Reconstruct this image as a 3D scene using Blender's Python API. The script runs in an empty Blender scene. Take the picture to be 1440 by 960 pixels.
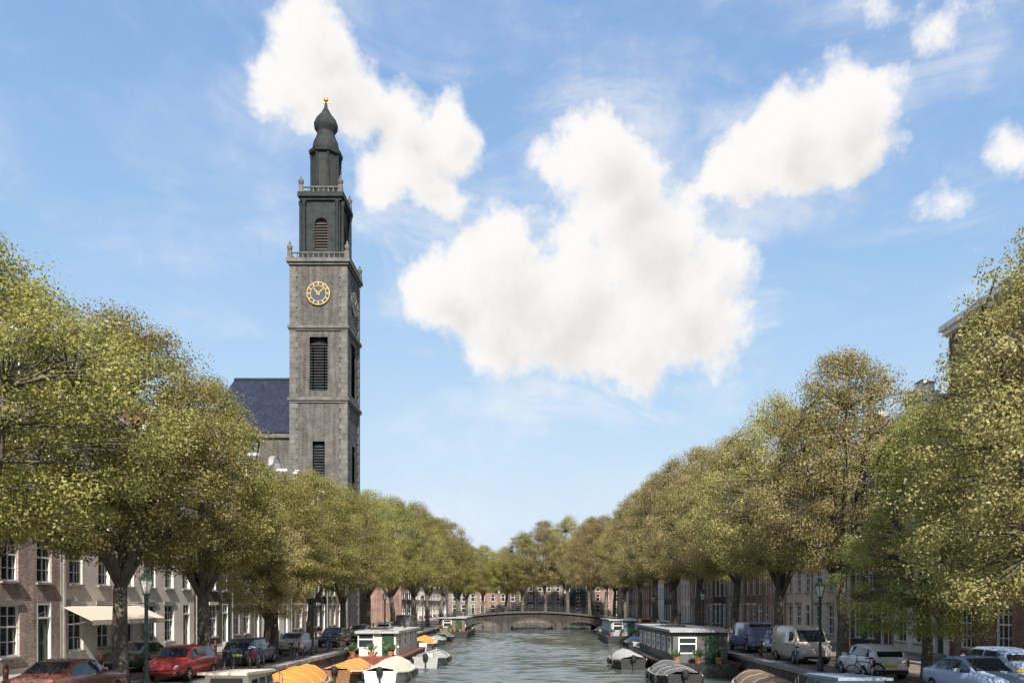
import bpy, bmesh, math, random
import numpy as np
from mathutils import Vector, Matrix
R = math.radians
sc = bpy.context.scene
C = sc.collection
random.seed(7)

# ------------------------------------------------------------------ camera
FPX, VX, HY, CAMZ = 1120.0, 748.0, 850.0, 4.5          # focal length, vanishing point and horizon of the 1440x960 photograph
cam = bpy.data.objects.new('camera', bpy.data.cameras.new('camera')); C.objects.link(cam)
cam.location = (0, 0, CAMZ); cam.rotation_euler = (R(90), 0, 0)
cam.data.sensor_width = 36; cam.data.lens = FPX / 1440 * 36
cam.data.shift_x = (720 - VX) / 1440; cam.data.shift_y = (HY - 480) / 1440
cam.data.clip_end = 6000
sc.camera = cam

# ------------------------------------------------------------------ sun, exposure
SUN_EL, SUN_AZ = R(41), R(173)         # azimuth clockwise from +Y: behind the camera, a little to the right
sd = Vector((math.sin(SUN_AZ)*math.cos(SUN_EL), math.cos(SUN_AZ)*math.cos(SUN_EL), math.sin(SUN_EL)))
sl = bpy.data.lights.new('sun', 'SUN'); sl.energy = 5.0; sl.angle = R(0.5); sl.color = (1, .94, .85)
so = bpy.data.objects.new('sun', sl); C.objects.link(so)
so.rotation_euler = sd.to_track_quat('Z', 'Y').to_euler(); so.location = (0, -20, 80)
vs = sc.view_settings
vs.view_transform = 'Standard'; vs.look = 'None'; vs.gamma = 1; vs.use_curve_mapping = False; vs.exposure = 1.0

# ------------------------------------------------------------------ sky with cumulus clouds
w = bpy.data.worlds.new('World'); sc.world = w; w.use_nodes = True
nt = w.node_tree; N = nt.nodes; L = nt.links
def nd(tree, t, **k):
    n = tree.nodes.new(t)
    for a, b in k.items(): setattr(n, a, b)
    return n
def mth(tree, op, a, b=None, c=None, clamp=False):
    n = nd(tree, 'ShaderNodeMath', operation=op, use_clamp=clamp)
    for i, v in enumerate((a, b, c)):
        if v is None: continue
        if isinstance(v, (int, float)): n.inputs[i].default_value = v
        else: tree.links.new(v, n.inputs[i])
    return n.outputs[0]
sky = nd(nt, 'ShaderNodeTexSky', sky_type='NISHITA', sun_disc=False)
sky.sun_elevation = SUN_EL; sky.sun_rotation = SUN_AZ
sky.air_density = 1.0; sky.dust_density = 0.25; sky.ozone_density = 2.2
# (x, y, radius, strength) of cloud lobes, as seen in the photograph
lobes = [(440,55,52,1),(440,120,72,1),(392,130,44,.8),(500,150,48,1),(560,160,46,1),(628,160,40,1),(585,190,54,.85),(642,205,42,.85),(545,262,48,.8),(622,285,44,.75),(590,240,50,.7),
 (820,215,58,1),(870,275,82,1),(700,405,96,1),(780,430,104,1.05),(915,350,88,1),(955,440,88,1),(1005,380,46,.9),(625,420,54,.9),(885,480,76,.9),
 (1185,160,50,1),(1240,150,40,.9),(1130,190,66,1),(1215,205,56,1),(1060,230,56,.8),(1010,258,40,.5),(1320,50,40,.5),(1240,15,34,.5),(1432,205,38,.6),(1345,300,34,.45),(440,10,34,.6),(690,462,60,.8),(1000,470,60,.8)]
dirs = []
for x, y, r, s in lobes:
    d = Vector((x-VX, FPX, HY-y)); dirs.append((d.normalized(), 1.18*r/d.length, s))
rr = random.Random(5)
k = 0
while k < 7:                                    # the same fair-weather cumulus round the rest of the sky
    az, el = rr.uniform(0, 2*math.pi), R(rr.uniform(12, 65))
    d0 = Vector((math.sin(az)*math.cos(el), math.cos(az)*math.cos(el), math.sin(el)))
    if d0.y > .55: continue
    for j in range(3):
        dirs.append(((d0 + Vector((rr.uniform(-.12,.12), rr.uniform(-.12,.12), rr.uniform(-.04,.04)))).normalized(), rr.uniform(.07,.13), rr.uniform(.7,1.05)))
    k += 1
cg = bpy.data.node_groups.new('cloud_density', 'ShaderNodeTree')
cg.interface.new_socket('Vector', in_out='INPUT', socket_type='NodeSocketVector')
cg.interface.new_socket('Density', in_out='OUTPUT', socket_type='NodeSocketFloat')
gi = nd(cg, 'NodeGroupInput'); go = nd(cg, 'NodeGroupOutput')
nrm = nd(cg, 'ShaderNodeVectorMath', operation='NORMALIZE'); cg.links.new(gi.outputs[0], nrm.inputs[0])
wn = nd(cg, 'ShaderNodeTexNoise'); wn.inputs['Scale'].default_value = 9; wn.inputs['Detail'].default_value = 5
cg.links.new(nrm.outputs[0], wn.inputs['Vector'])
wsub = nd(cg, 'ShaderNodeVectorMath', operation='SUBTRACT'); cg.links.new(wn.outputs['Color'], wsub.inputs[0]); wsub.inputs[1].default_value = (.5,.5,.5)
wsc = nd(cg, 'ShaderNodeVectorMath', operation='SCALE'); cg.links.new(wsub.outputs[0], wsc.inputs[0]); wsc.inputs['Scale'].default_value = .085
wad = nd(cg, 'ShaderNodeVectorMath', operation='ADD'); cg.links.new(nrm.outputs[0], wad.inputs[0]); cg.links.new(wsc.outputs[0], wad.inputs[1])
tot = None
for d, r, s in dirs:
    ds = nd(cg, 'ShaderNodeVectorMath', operation='DISTANCE'); cg.links.new(wad.outputs[0], ds.inputs[0]); ds.inputs[1].default_value = d
    v = mth(cg, 'MULTIPLY_ADD', ds.outputs['Value'], -s/r, s)
    tot = v if tot is None else mth(cg, 'SMOOTH_MAX', tot, v, .25)
fb = nd(cg, 'ShaderNodeTexNoise'); fb.inputs['Scale'].default_value = 17; fb.inputs['Detail'].default_value = 9; fb.inputs['Roughness'].default_value = .63
cg.links.new(nrm.outputs[0], fb.inputs['Vector'])
t2 = mth(cg, 'MAXIMUM', tot, -.55)
cg.links.new(mth(cg, 'ADD', t2, mth(cg, 'MULTIPLY_ADD', fb.outputs[0], 1.4, -.745)), go.inputs[0])
tc = nd(nt, 'ShaderNodeTexCoord')
g1 = nd(nt, 'ShaderNodeGroup'); g1.node_tree = cg; L.new(tc.outputs['Generated'], g1.inputs[0])
off = nd(nt, 'ShaderNodeVectorMath', operation='ADD'); L.new(tc.outputs['Generated'], off.inputs[0]); off.inputs[1].default_value = (-.022, 0, .03)
g2 = nd(nt, 'ShaderNodeGroup'); g2.node_tree = cg; L.new(off.outputs[0], g2.inputs[0])
cov = nd(nt, 'ShaderNodeMapRange', interpolation_type='SMOOTHSTEP'); L.new(g1.outputs[0], cov.inputs[0])
cov.inputs[1].default_value = -.14; cov.inputs[2].default_value = .34
shd = nd(nt, 'ShaderNodeMapRange', interpolation_type='SMOOTHSTEP'); L.new(g2.outputs[0], shd.inputs[0])
shd.inputs[1].default_value = .1; shd.inputs[2].default_value = 1.15; shd.inputs[3].default_value = 1.0; shd.inputs[4].default_value = .8
# film-like tone curve on the clear sky, so that it pales towards the horizon without burning out
sp = nd(nt, 'ShaderNodeSeparateColor'); L.new(sky.outputs[0], sp.inputs[0]); cbn = nd(nt, 'ShaderNodeCombineColor')
for i, (ca, cb_) in enumerate(((.378, .335), (.418, .32), (.483, .285))):      # a * (1 - exp(-x / b))
    L.new(mth(nt, 'MULTIPLY_ADD', mth(nt, 'POWER', math.e, mth(nt, 'MULTIPLY', sp.outputs[i], -.15/cb_)), -ca/.15, ca/.15), cbn.inputs[i])
SKYSTR = 0.15
cc = nd(nt, 'ShaderNodeMix', data_type='RGBA', blend_type='MULTIPLY'); cc.inputs['Factor'].default_value = 1
cc.inputs['A'].default_value = (3.28, 3.22, 3.19, 1); L.new(shd.outputs[0], cc.inputs['B'])
mx = nd(nt, 'ShaderNodeMix', data_type='RGBA'); veil = nd(nt, 'ShaderNodeMapRange', interpolation_type='SMOOTHSTEP'); L.new(g1.outputs[0], veil.inputs[0])
veil.inputs[1].default_value = -.75; veil.inputs[2].default_value = .1; veil.inputs[4].default_value = .5
vmp = nd(nt, 'ShaderNodeMapping'); vmp.inputs['Scale'].default_value = (4, 4, 11); vmp.inputs['Rotation'].default_value = (0, .45, 0); L.new(tc.outputs['Generated'], vmp.inputs['Vector'])
vnz = nd(nt, 'ShaderNodeTexNoise'); vnz.inputs['Scale'].default_value = 1; vnz.inputs['Detail'].default_value = 8; vnz.inputs['Roughness'].default_value = .62; vnz.inputs['Distortion'].default_value = .6; L.new(vmp.outputs[0], vnz.inputs['Vector'])
vmr = nd(nt, 'ShaderNodeMapRange', interpolation_type='SMOOTHSTEP'); L.new(vnz.outputs[0], vmr.inputs[0]); vmr.inputs[1].default_value = .4; vmr.inputs[2].default_value = .68
L.new(mth(nt, 'MAXIMUM', cov.outputs[0], mth(nt, 'MULTIPLY', mth(nt, 'ADD', veil.outputs[0], .10), vmr.outputs[0])), mx.inputs['Factor']); L.new(cbn.outputs[0], mx.inputs['A']); L.new(cc.outputs['Result'], mx.inputs['B'])
L.new(mx.outputs['Result'], N['Background'].inputs[0]); N['Background'].inputs[1].default_value = SKYSTR

# ------------------------------------------------------------------ materials
MATS = {}
def pmat(name, col, rough=.8, metal=0, var=.25, scale=3.0, bump=0, bscale=40, spec=.4, coat=0):
    if name in MATS: return MATS[name]
    m = bpy.data.materials.new(name); m.use_nodes = True; t = m.node_tree; b = t.nodes['Principled BSDF']
    b.inputs['Roughness'].default_value = rough; b.inputs['Metallic'].default_value = metal
    b.inputs['Specular IOR Level'].default_value = spec; b.inputs['Coat Weight'].default_value = coat
    b.inputs['Coat Roughness'].default_value = .08
    co = nd(t, 'ShaderNodeTexCoord'); nz = nd(t, 'ShaderNodeTexNoise'); nz.inputs['Scale'].default_value = scale; nz.inputs['Detail'].default_value = 7
    t.links.new(co.outputs['Object'], nz.inputs['Vector'])
    rp = nd(t, 'ShaderNodeValToRGB'); t.links.new(nz.outputs[0], rp.inputs[0])
    rp.color_ramp.elements[0].position = .3; rp.color_ramp.elements[1].position = .72
    rp.color_ramp.elements[0].color = tuple(c*(1-var) for c in col[:3]) + (1,)
    rp.color_ramp.elements[1].color = tuple(min(1, c*(1+var*.6)) for c in col[:3]) + (1,)
    t.links.new(rp.outputs[0], b.inputs['Base Color'])
    if bump:
        n2 = nd(t, 'ShaderNodeTexNoise'); n2.inputs['Scale'].default_value = bscale; n2.inputs['Detail'].default_value = 4
        t.links.new(co.outputs['Object'], n2.inputs['Vector'])
        bp = nd(t, 'ShaderNodeBump'); bp.inputs['Strength'].default_value = bump; bp.inputs['Distance'].default_value = .02
        t.links.new(n2.outputs[0], bp.inputs['Height']); t.links.new(bp.outputs[0], b.inputs['Normal'])
    MATS[name] = m; return m
def brickmat(name, col, mortar=(.32,.3,.27), bw=.22, bh=.065, plane='xz', var=.35, rough=.9, msz=.008):
    if name in MATS: return MATS[name]
    m = bpy.data.materials.new(name); m.use_nodes = True; t = m.node_tree; b = t.nodes['Principled BSDF']; b.inputs['Roughness'].default_value = rough
    b.inputs['Specular IOR Level'].default_value = .25
    co = nd(t, 'ShaderNodeTexCoord'); sp = nd(t, 'ShaderNodeSeparateXYZ'); t.links.new(co.outputs['Object'], sp.inputs[0])
    cb = nd(t, 'ShaderNodeCombineXYZ')
    if plane == 'xz':
        t.links.new(mth(t, 'ADD', sp.outputs[0], sp.outputs[1]), cb.inputs[0]); t.links.new(sp.outputs[2], cb.inputs[1])
    else:
        t.links.new(sp.outputs[1], cb.inputs[0]); t.links.new(sp.outputs[0], cb.inputs[1])
    bt = nd(t, 'ShaderNodeTexBrick'); t.links.new(cb.outputs[0], bt.inputs['Vector'])
    bt.inputs['Scale'].default_value = 1; bt.inputs['Brick Width'].default_value = bw; bt.inputs['Row Height'].default_value = bh; bt.inputs['Mortar Size'].default_value = msz
    bt.inputs['Color1'].default_value = tuple(c*(1-var) for c in col)+(1,); bt.inputs['Color2'].default_value = tuple(min(1,c*(1+var)) for c in col)+(1,)
    bt.inputs['Mortar'].default_value = mortar+(1,)
    nz = nd(t, 'ShaderNodeTexNoise'); nz.inputs['Scale'].default_value = .7; nz.inputs['Detail'].default_value = 8; t.links.new(co.outputs['Object'], nz.inputs['Vector'])
    mr = nd(t, 'ShaderNodeMapRange'); t.links.new(nz.outputs[0], mr.inputs[0]); mr.inputs[1].default_value=.25; mr.inputs[2].default_value=.75; mr.inputs[3].default_value=.62; mr.inputs[4].default_value=1.2
    mu = nd(t, 'ShaderNodeMix', data_type='RGBA', blend_type='MULTIPLY'); mu.inputs['Factor'].default_value=1
    mp = nd(t, 'ShaderNodeMapping'); mp.inputs['Scale'].default_value = (2.2, 2.2, .16); t.links.new(co.outputs['Object'], mp.inputs['Vector'])
    n3 = nd(t, 'ShaderNodeTexNoise'); n3.inputs['Scale'].default_value = 1; n3.inputs['Detail'].default_value = 5; t.links.new(mp.outputs[0], n3.inputs['Vector'])
    m3 = nd(t, 'ShaderNodeMapRange'); t.links.new(n3.outputs[0], m3.inputs[0]); m3.inputs[1].default_value=.35; m3.inputs[2].default_value=.62; m3.inputs[3].default_value=.66; m3.inputs[4].default_value=1.1
    t.links.new(bt.outputs['Color'], mu.inputs['A']); t.links.new(mth(t,'MULTIPLY',mr.outputs[0],m3.outputs[0]), mu.inputs['B']); t.links.new(mu.outputs['Result'], b.inputs['Base Color'])
    bp = nd(t, 'ShaderNodeBump', invert=True); bp.inputs['Strength'].default_value=.5; bp.inputs['Distance'].default_value=.01
    t.links.new(bt.outputs['Fac'], bp.inputs['Height']); t.links.new(bp.outputs[0], b.inputs['Normal'])
    MATS[name]=m; return m
def leafmat(name, trans=.46):
    m = bpy.data.materials.new(name); m.use_nodes=True; t=m.node_tree; t.nodes.remove(t.nodes['Principled BSDF'])
    out=t.nodes['Material Output']; at=nd(t,'ShaderNodeAttribute',attribute_name='leafcol')
    oi=nd(t,'ShaderNodeObjectInfo'); hv=nd(t,'ShaderNodeHueSaturation'); t.links.new(at.outputs['Color'],hv.inputs['Color'])
    t.links.new(mth(t,'MULTIPLY_ADD',oi.outputs['Random'],.035,.478),hv.inputs['Hue'])
    t.links.new(mth(t,'MULTIPLY_ADD',oi.outputs['Random'],.35,.82),hv.inputs['Value'])
    d=nd(t,'ShaderNodeBsdfDiffuse'); tr=nd(t,'ShaderNodeBsdfTranslucent'); gl=nd(t,'ShaderNodeBsdfGlossy'); gl.inputs['Roughness'].default_value=.45
    gl.inputs['Color'].default_value=(.6,.6,.6,1)
    t.links.new(hv.outputs[0],d.inputs['Color']); t.links.new(hv.outputs[0],tr.inputs['Color'])
    m1=nd(t,'ShaderNodeMixShader'); m1.inputs[0].default_value=trans; t.links.new(d.outputs[0],m1.inputs[1]); t.links.new(tr.outputs[0],m1.inputs[2])
    m2=nd(t,'ShaderNodeMixShader'); m2.inputs[0].default_value=.03; t.links.new(m1.outputs[0],m2.inputs[1]); t.links.new(gl.outputs[0],m2.inputs[2])
    t.links.new(m2.outputs[0],out.inputs['Surface']); MATS[name]=m; return m
def watermat():
    m=bpy.data.materials.new('canal_water'); m.use_nodes=True; t=m.node_tree; b=t.nodes['Principled BSDF']
    b.inputs['Base Color'].default_value=(.062,.076,.076,1); b.inputs['Roughness'].default_value=.04; b.inputs['IOR'].default_value=1.333
    co=nd(t,'ShaderNodeTexCoord'); acc=None
    for s,a,sx in((4.5,.2,.5),(11,.1,.6)):
        mp=nd(t,'ShaderNodeMapping'); mp.inputs['Scale'].default_value=(s*sx,s,s); t.links.new(co.outputs['Object'],mp.inputs['Vector'])
        nz=nd(t,'ShaderNodeTexNoise'); nz.inputs['Scale'].default_value=1; nz.inputs['Detail'].default_value=3; t.links.new(mp.outputs[0],nz.inputs['Vector'])
        v=mth(t,'MULTIPLY',nz.outputs[0],a); acc=v if acc is None else mth(t,'ADD',acc,v)
    bp=nd(t,'ShaderNodeBump'); bp.inputs['Strength'].default_value=1; bp.inputs['Distance'].default_value=.03
    t.links.new(acc,bp.inputs['Height']); t.links.new(bp.outputs[0],b.inputs['Normal']); return m
GLASS=pmat('window_glass',(.025,.03,.035),rough=.06,var=.2,spec=.6)
WHITE=pmat('white_paint',(.72,.71,.67),rough=.5,var=.1,scale=8)
CREAM=pmat('cream_stone',(.56,.5,.41),rough=.85,var=.2,bump=.3)
STONE=pmat('grey_stone',(.27,.255,.235),rough=.9,var=.35,scale=1.7,bump=.5)
LEAD=pmat('dark_lead',(.03,.034,.035),spec=.12,rough=.75,var=.35,scale=1.2)
SLATE=brickmat('roof_slate',(.013,.019,.042),mortar=(.012,.015,.025),bw=.35,bh=.28,var=.22,rough=.6,msz=.015)
TILE=brickmat('roof_tile',(.24,.1,.06),mortar=(.09,.05,.04),bw=.3,bh=.3,var=.25,msz=.03)
GOLD=pmat('gold_leaf',(.62,.42,.14),rough=.35,metal=.7,var=.1)
IRON=pmat('black_iron',(.02,.021,.022),rough=.5,var=.2)
GREENP=pmat('lamp_green',(.025,.045,.035),rough=.45,var=.2)
RUBBER=pmat('rubber',(.018,.018,.018),rough=.85,var=.2)
STEEL=pmat('steel',(.5,.5,.5),rough=.35,metal=.9,var=.15)
BARK=pmat('elm_bark',(.1,.085,.066),rough=.95,var=.5,scale=5,bump=1,bscale=14)
WOOD=pmat('varnished_wood',(.2,.1,.045),rough=.45,var=.4,scale=9)
LEAF=leafmat('elm_leaf')
DOORG=pmat('dark_green_paint',(.02,.05,.03),rough=.35,var=.15)
DOORK=pmat('black_paint',(.018,.018,.018),rough=.35,var=.15)
DOORR=pmat('oxblood_paint',(.14,.025,.02),rough=.35,var=.15)
CURT=pmat('curtain',(.6,.58,.53),rough=.9,var=.12,scale=12)

# ------------------------------------------------------------------ mesh helpers
class MB:
    def __init__(s): s.v=[]; s.f=[]
    def add(s,vs,fs):
        o=len(s.v); s.v+= [tuple(p) for p in vs]; s.f+=[tuple(i+o for i in f) for f in fs]; return s
    def box(s,x,y,z,sx,sy,sz,rz=0):          # centre x, y; base z
        p=[]
        c,n=math.cos(rz),math.sin(rz)
        for a in(-.5,.5):
            for b in(-.5,.5):
                for k in(0,1):
                    dx,dy=a*sx,b*sy; p.append((x+dx*c-dy*n,y+dx*n+dy*c,z+k*sz))
        return s.add(p,[(0,1,3,2),(4,6,7,5),(0,4,5,1),(2,3,7,6),(0,2,6,4),(1,5,7,3)])
    def bar(s,a,b,r,n=6,r2=None):
        return s.tube([a,b],[r,r if r2 is None else r2],n)
    def tube(s,path,rad,n=6,cap=True):
        P=[Vector(p) for p in path]; vs=[]; fs=[]
        for i,p in enumerate(P):
            d=(P[min(i+1,len(P)-1)]-P[max(i-1,0)]).normalized()
            u=d.orthogonal() if abs(d.z)>.95 else d.cross(Vector((0,0,1)))
            u.normalize(); q=d.cross(u)
            if abs(d.z)>.95: u=Vector((1,0,0))-d*d.x; u.normalize(); q=d.cross(u)
            for j in range(n):
                a=2*math.pi*j/n; vs.append(p+(u*math.cos(a)+q*math.sin(a))*rad[i])
        for i in range(len(P)-1):
            for j in range(n): fs.append((i*n+j,i*n+(j+1)%n,(i+1)*n+(j+1)%n,(i+1)*n+j))
        if cap: fs.append(tuple(range(n))[::-1]); fs.append(tuple((len(P)-1)*n+j for j in range(n)))
        return s.add(vs,fs)
    def lathe(s,prof,n=16,c=(0,0,0),axis='z',ang0=0):
        vs=[];fs=[]
        for r,h in prof:
            for j in range(n):
                a=2*math.pi*j/n+ang0
                if axis=='z': vs.append((c[0]+r*math.cos(a),c[1]+r*math.sin(a),c[2]+h))
                else: vs.append((c[0]+h,c[1]+r*math.cos(a),c[2]+r*math.sin(a)))
        m=len(prof)
        for i in range(m-1):
            for j in range(n): fs.append((i*n+j,i*n+(j+1)%n,(i+1)*n+(j+1)%n,(i+1)*n+j))
        fs.append(tuple(range(n))[::-1]); fs.append(tuple((m-1)*n+j for j in range(n)))
        return s.add(vs,fs)
    def prism(s,poly,y0,y1):               # polygon in x,z pushed along y
        n=len(poly); vs=[(x,y0,z) for x,z in poly]+[(x,y1,z) for x,z in poly]
        fs=[tuple(range(n)),tuple(range(n,2*n))[::-1]]+[(i,i+n,(i+1)%n+n,(i+1)%n) for i in range(n)]
        return s.add(vs,fs)
    def prismx(s,poly,x0,x1):              # polygon in y,z pushed along x
        n=len(poly); vs=[(x0,y,z) for y,z in poly]+[(x1,y,z) for y,z in poly]
        fs=[tuple(range(n))[::-1],tuple(range(n,2*n))]+[(i,(i+1)%n,(i+1)%n+n,i+n) for i in range(n)]
        return s.add(vs,fs)
    def mesh(s,name,mat,smooth=False):
        m=bpy.data.meshes.new(name); m.from_pydata(s.v,[],s.f); m.materials.append(mat)
        bm=bmesh.new(); bm.from_mesh(m); bmesh.ops.recalc_face_normals(bm,faces=bm.faces); bm.to_mesh(m); bm.free()
        if smooth:
            m.polygons.foreach_set('use_smooth',[True]*len(m.polygons))
            if smooth!='full': m.set_sharp_from_angle(angle=R(40))
        return m
    def build(s,name,mat,parent=None,smooth=False,loc=None): return link(name,s.mesh(name,mat,smooth),parent,loc)
def link(name,me,parent=None,loc=None,rz=0):
    o=bpy.data.objects.new(name,me); C.objects.link(o); o.parent=parent
    if loc: o.location=loc
    if rz: o.rotation_euler.z=rz
    return o
def tag(o,label=None,cat=None,group=None,kind=None):
    for k,v in(('label',label),('category',cat),('group',group),('kind',kind)):
        if v: o[k]=v
    return o
def thing(name,label,cat,loc=(0,0,0),rz=0,group=None):
    o=bpy.data.objects.new(name,None); C.objects.link(o); o.location=loc; o.rotation_euler.z=rz
    o.empty_display_size=.3
    return tag(o,label,cat,group)
def copy_tree(o,parent=None,label=None):
    c=o.copy(); C.objects.link(c); c.parent=parent
    for ch in list(o.children): copy_tree(ch,c)
    if label: c['label']=label
    return c
def setmat(root,name,mat):
    for ch in root.children:
        if ch.name.split('.')[0]==name:
            ch.data=ch.data.copy(); ch.data.materials[0]=mat

# ------------------------------------------------------------------ setting: ground, canal, quays
QZ,QX,BY=1.3,13.0,150.0
CEND=206.0
m=MB()
F=1800
m.add([(-F,-F,QZ-.03),(-QX-.2,-F,QZ-.03),(-QX-.2,F,QZ-.03),(-F,F,QZ-.03)],[(0,1,2,3)])
m.add([(QX+.2,-F,QZ-.03),(F,-F,QZ-.03),(F,F,QZ-.03),(QX+.2,F,QZ-.03)],[(0,1,2,3)])
m.add([(-QX-.2,CEND,QZ-.03),(QX+.2,CEND,QZ-.03),(QX+.2,F,QZ-.03),(-QX-.2,F,QZ-.03)],[(0,1,2,3)])
tag(m.build('ground',pmat('bare_ground',(.14,.125,.1),var=.3,scale=.5)),kind='structure')
def make_water():
    gx=np.linspace(-QX-.1,QX+.1,100); gy=np.concatenate([np.arange(-70,28,3.0),np.arange(28,90,.11),np.arange(90,CEND+.3,.3)])
    X,Y=np.meshgrid(gx,gy); Zz=np.zeros_like(X); rg=np.random.default_rng(4)
    for i in range(46):
        lam=.5*(5.5)**rg.random(); th=rg.normal(0,.26); kx,ky=2*math.pi/lam*math.sin(th),2*math.pi/lam*math.cos(th)
        Zz+=.005*lam*np.sin(kx*X+ky*Y+rg.random()*6.28)
    Zz*=.75+.45*np.sin(X*.31+Y*.07)*np.sin(Y*.11+1)
    Zz[Y<27]=0
    n=X.size; nx=len(gx); ny=len(gy); idx=np.arange(n).reshape(ny,nx)
    q=np.stack([idx[:-1,:-1],idx[:-1,1:],idx[1:,1:],idx[1:,:-1]],-1).reshape(-1,4)
    me=bpy.data.meshes.new('canal_water'); me.vertices.add(n); me.vertices.foreach_set('co',np.stack([X,Y,Zz],-1).reshape(-1).astype(np.float32))
    me.loops.add(q.size); me.loops.foreach_set('vertex_index',q.reshape(-1).astype(np.int32)); me.polygons.add(len(q)); me.polygons.foreach_set('loop_start',np.arange(0,q.size,4,dtype=np.int32))
    me.polygons.foreach_set('use_smooth',[True]*len(q)); me.update(); me.materials.append(watermat()); return tag(link('canal_water',me),kind='structure')
make_water()
COBBLE=brickmat('brick_paving',(.22,.17,.145),mortar=(.15,.135,.12),bw=.2,bh=.1,plane='xy',var=.3)
PAVE=brickmat('grey_paving',(.32,.31,.29),mortar=(.13,.125,.12),bw=.3,bh=.3,plane='xy',var=.18)
def sheet(name,x0,x1,y0,y1,z,mat):
    a=MB(); a.add([(x0,y0,z),(x1,y0,z),(x1,y1,z),(x0,y1,z)],[(0,1,2,3)]); return tag(a.build(name,mat),kind='structure')
for s,nm in((-1,'west'),(1,'east')):
    a,b=sorted((s*(QX+.45),s*20.6)); sheet('quay_road_'+nm,a,b,5,CEND-4,QZ,COBBLE)
    p=MB(); p.box(s*21.85,112,QZ-.02,2.5,214,.14); tag(p.build('pavement_'+nm,PAVE),kind='structure')
    wl=MB(); wl.box(s*(QX+.2),(5+CEND)/2,-2,.4,CEND-5,QZ+1.86)
    wo=wl.build('quay_wall',brickmat('quay_brick',(.13,.085,.065),mortar=(.16,.15,.13)))
    tag(wo,('dark brick quay wall with stone coping below the church bank','dark brick quay wall with stone coping opposite the church')[s>0],'quay wall')
    cm=MB(); cm.box(0,0,0,.56,1.36,.2); cme=cm.mesh('coping_stone',STONE)
    for k in range(100):
        c=link('coping_stone',cme,wo,(s*(QX+.22)+random.uniform(-.012,.012),18+k*1.38,QZ-.14+random.uniform(-.006,.006)))
ew=MB(); ew.box(0,CEND+.4,-2,26.6,.5,3.4); tag(ew.build('quay_wall',brickmat('quay_brick',(1,1,1))),'brick quay wall closing the water beyond the bridge','quay wall')

# ------------------------------------------------------------------ bridge
DSTONE=pmat('weathered_stone',(.06,.057,.052),rough=.9,var=.35,bump=.4)
def arch_bridge():
    t=thing('arch_bridge','dark brick bridge with three arches and iron railing crossing the canal','bridge',(0,BY,0))
    xs=np.linspace(-15,15,121); top=lambda x:3.15-.0055*x*x
    def soff(x):
        for c,hw,rise in((0,3.9,1.75),(-8.7,3.0,1.3),(8.7,3.0,1.3)):
            if abs(x-c)<hw: return .1+rise*math.sqrt(max(0,1-((x-c)/hw)**2))
        return -1.5
    a=MB()
    for y0,y1 in((-5.5,5.5),):
        V=[];Fc=[]
        for x in xs:
            for y in(y0,y1): V+=[(x,y,top(x)),(x,y,soff(x))]
        for i in range(len(xs)-1):
            p,q=i*4,i*4+4
            Fc+=[(p,p+1,q+1,q),(p+2,q+2,q+3,p+3),(p,q,q+2,p+2),(p+1,p+3,q+3,q+1)]
        a.add(V,Fc)
    a.build('span',brickmat('bridge_brick',(.038,.03,.026),mortar=(.055,.05,.047)),t)
    for y in(-5.6,5.6):
        c=MB(); V=[];Fc=[]
        for x in xs: V+=[(x,y-.22,top(x)-.12),(x,y+.22,top(x)-.12),(x,y+.22,top(x)+.2),(x,y-.22,top(x)+.2)]
        for i in range(120):
            for j in range(4): Fc.append((i*4+j,i*4+(j+1)%4,i*4+4+(j+1)%4,i*4+4+j))
        c.add(V,Fc+[(3,2,1,0),(480,481,482,483)])
        c.build('coping',DSTONE,t)
        r=MB()
        for i in range(0,121,3): r.bar((xs[i],y,top(xs[i])+.2),(xs[i],y,top(xs[i])+1.2),.03,5)
        for h in(.55,.88,1.2): r.tube([(x,y,top(x)+h) for x in xs[::4]],[.03]*31,5)
        r.build('railing',IRON,t)
    for cx,hw,rise in((0,3.9,1.75),(-8.7,3.0,1.3),(8.7,3.0,1.3)):
        v=MB()
        for k in range(25):
            a0,a1=math.pi*k/25+.01,math.pi*(k+1)/25-.01
            P=[(cx+hw*s*math.cos(an),.1+(rise*math.sin(an))*(1 if s==1 else 1)+(s-1)*rise*2*math.sin(an)) for s in(1,1.1) for an in(a0,a1)]
            v.prism([P[0],P[1],P[3],P[2]],-5.55,-5.3)
        v.build('arch_ring',DSTONE,t)
    for x in(-4.85,4.85):
        p=MB(); p.prism([(x-.55,-1),(x+.55,-1),(x+.45,1.3),(x-.45,1.3)],-6.1,-5.4); p.build('pier',DSTONE,t)
    return t
arch_bridge()

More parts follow.
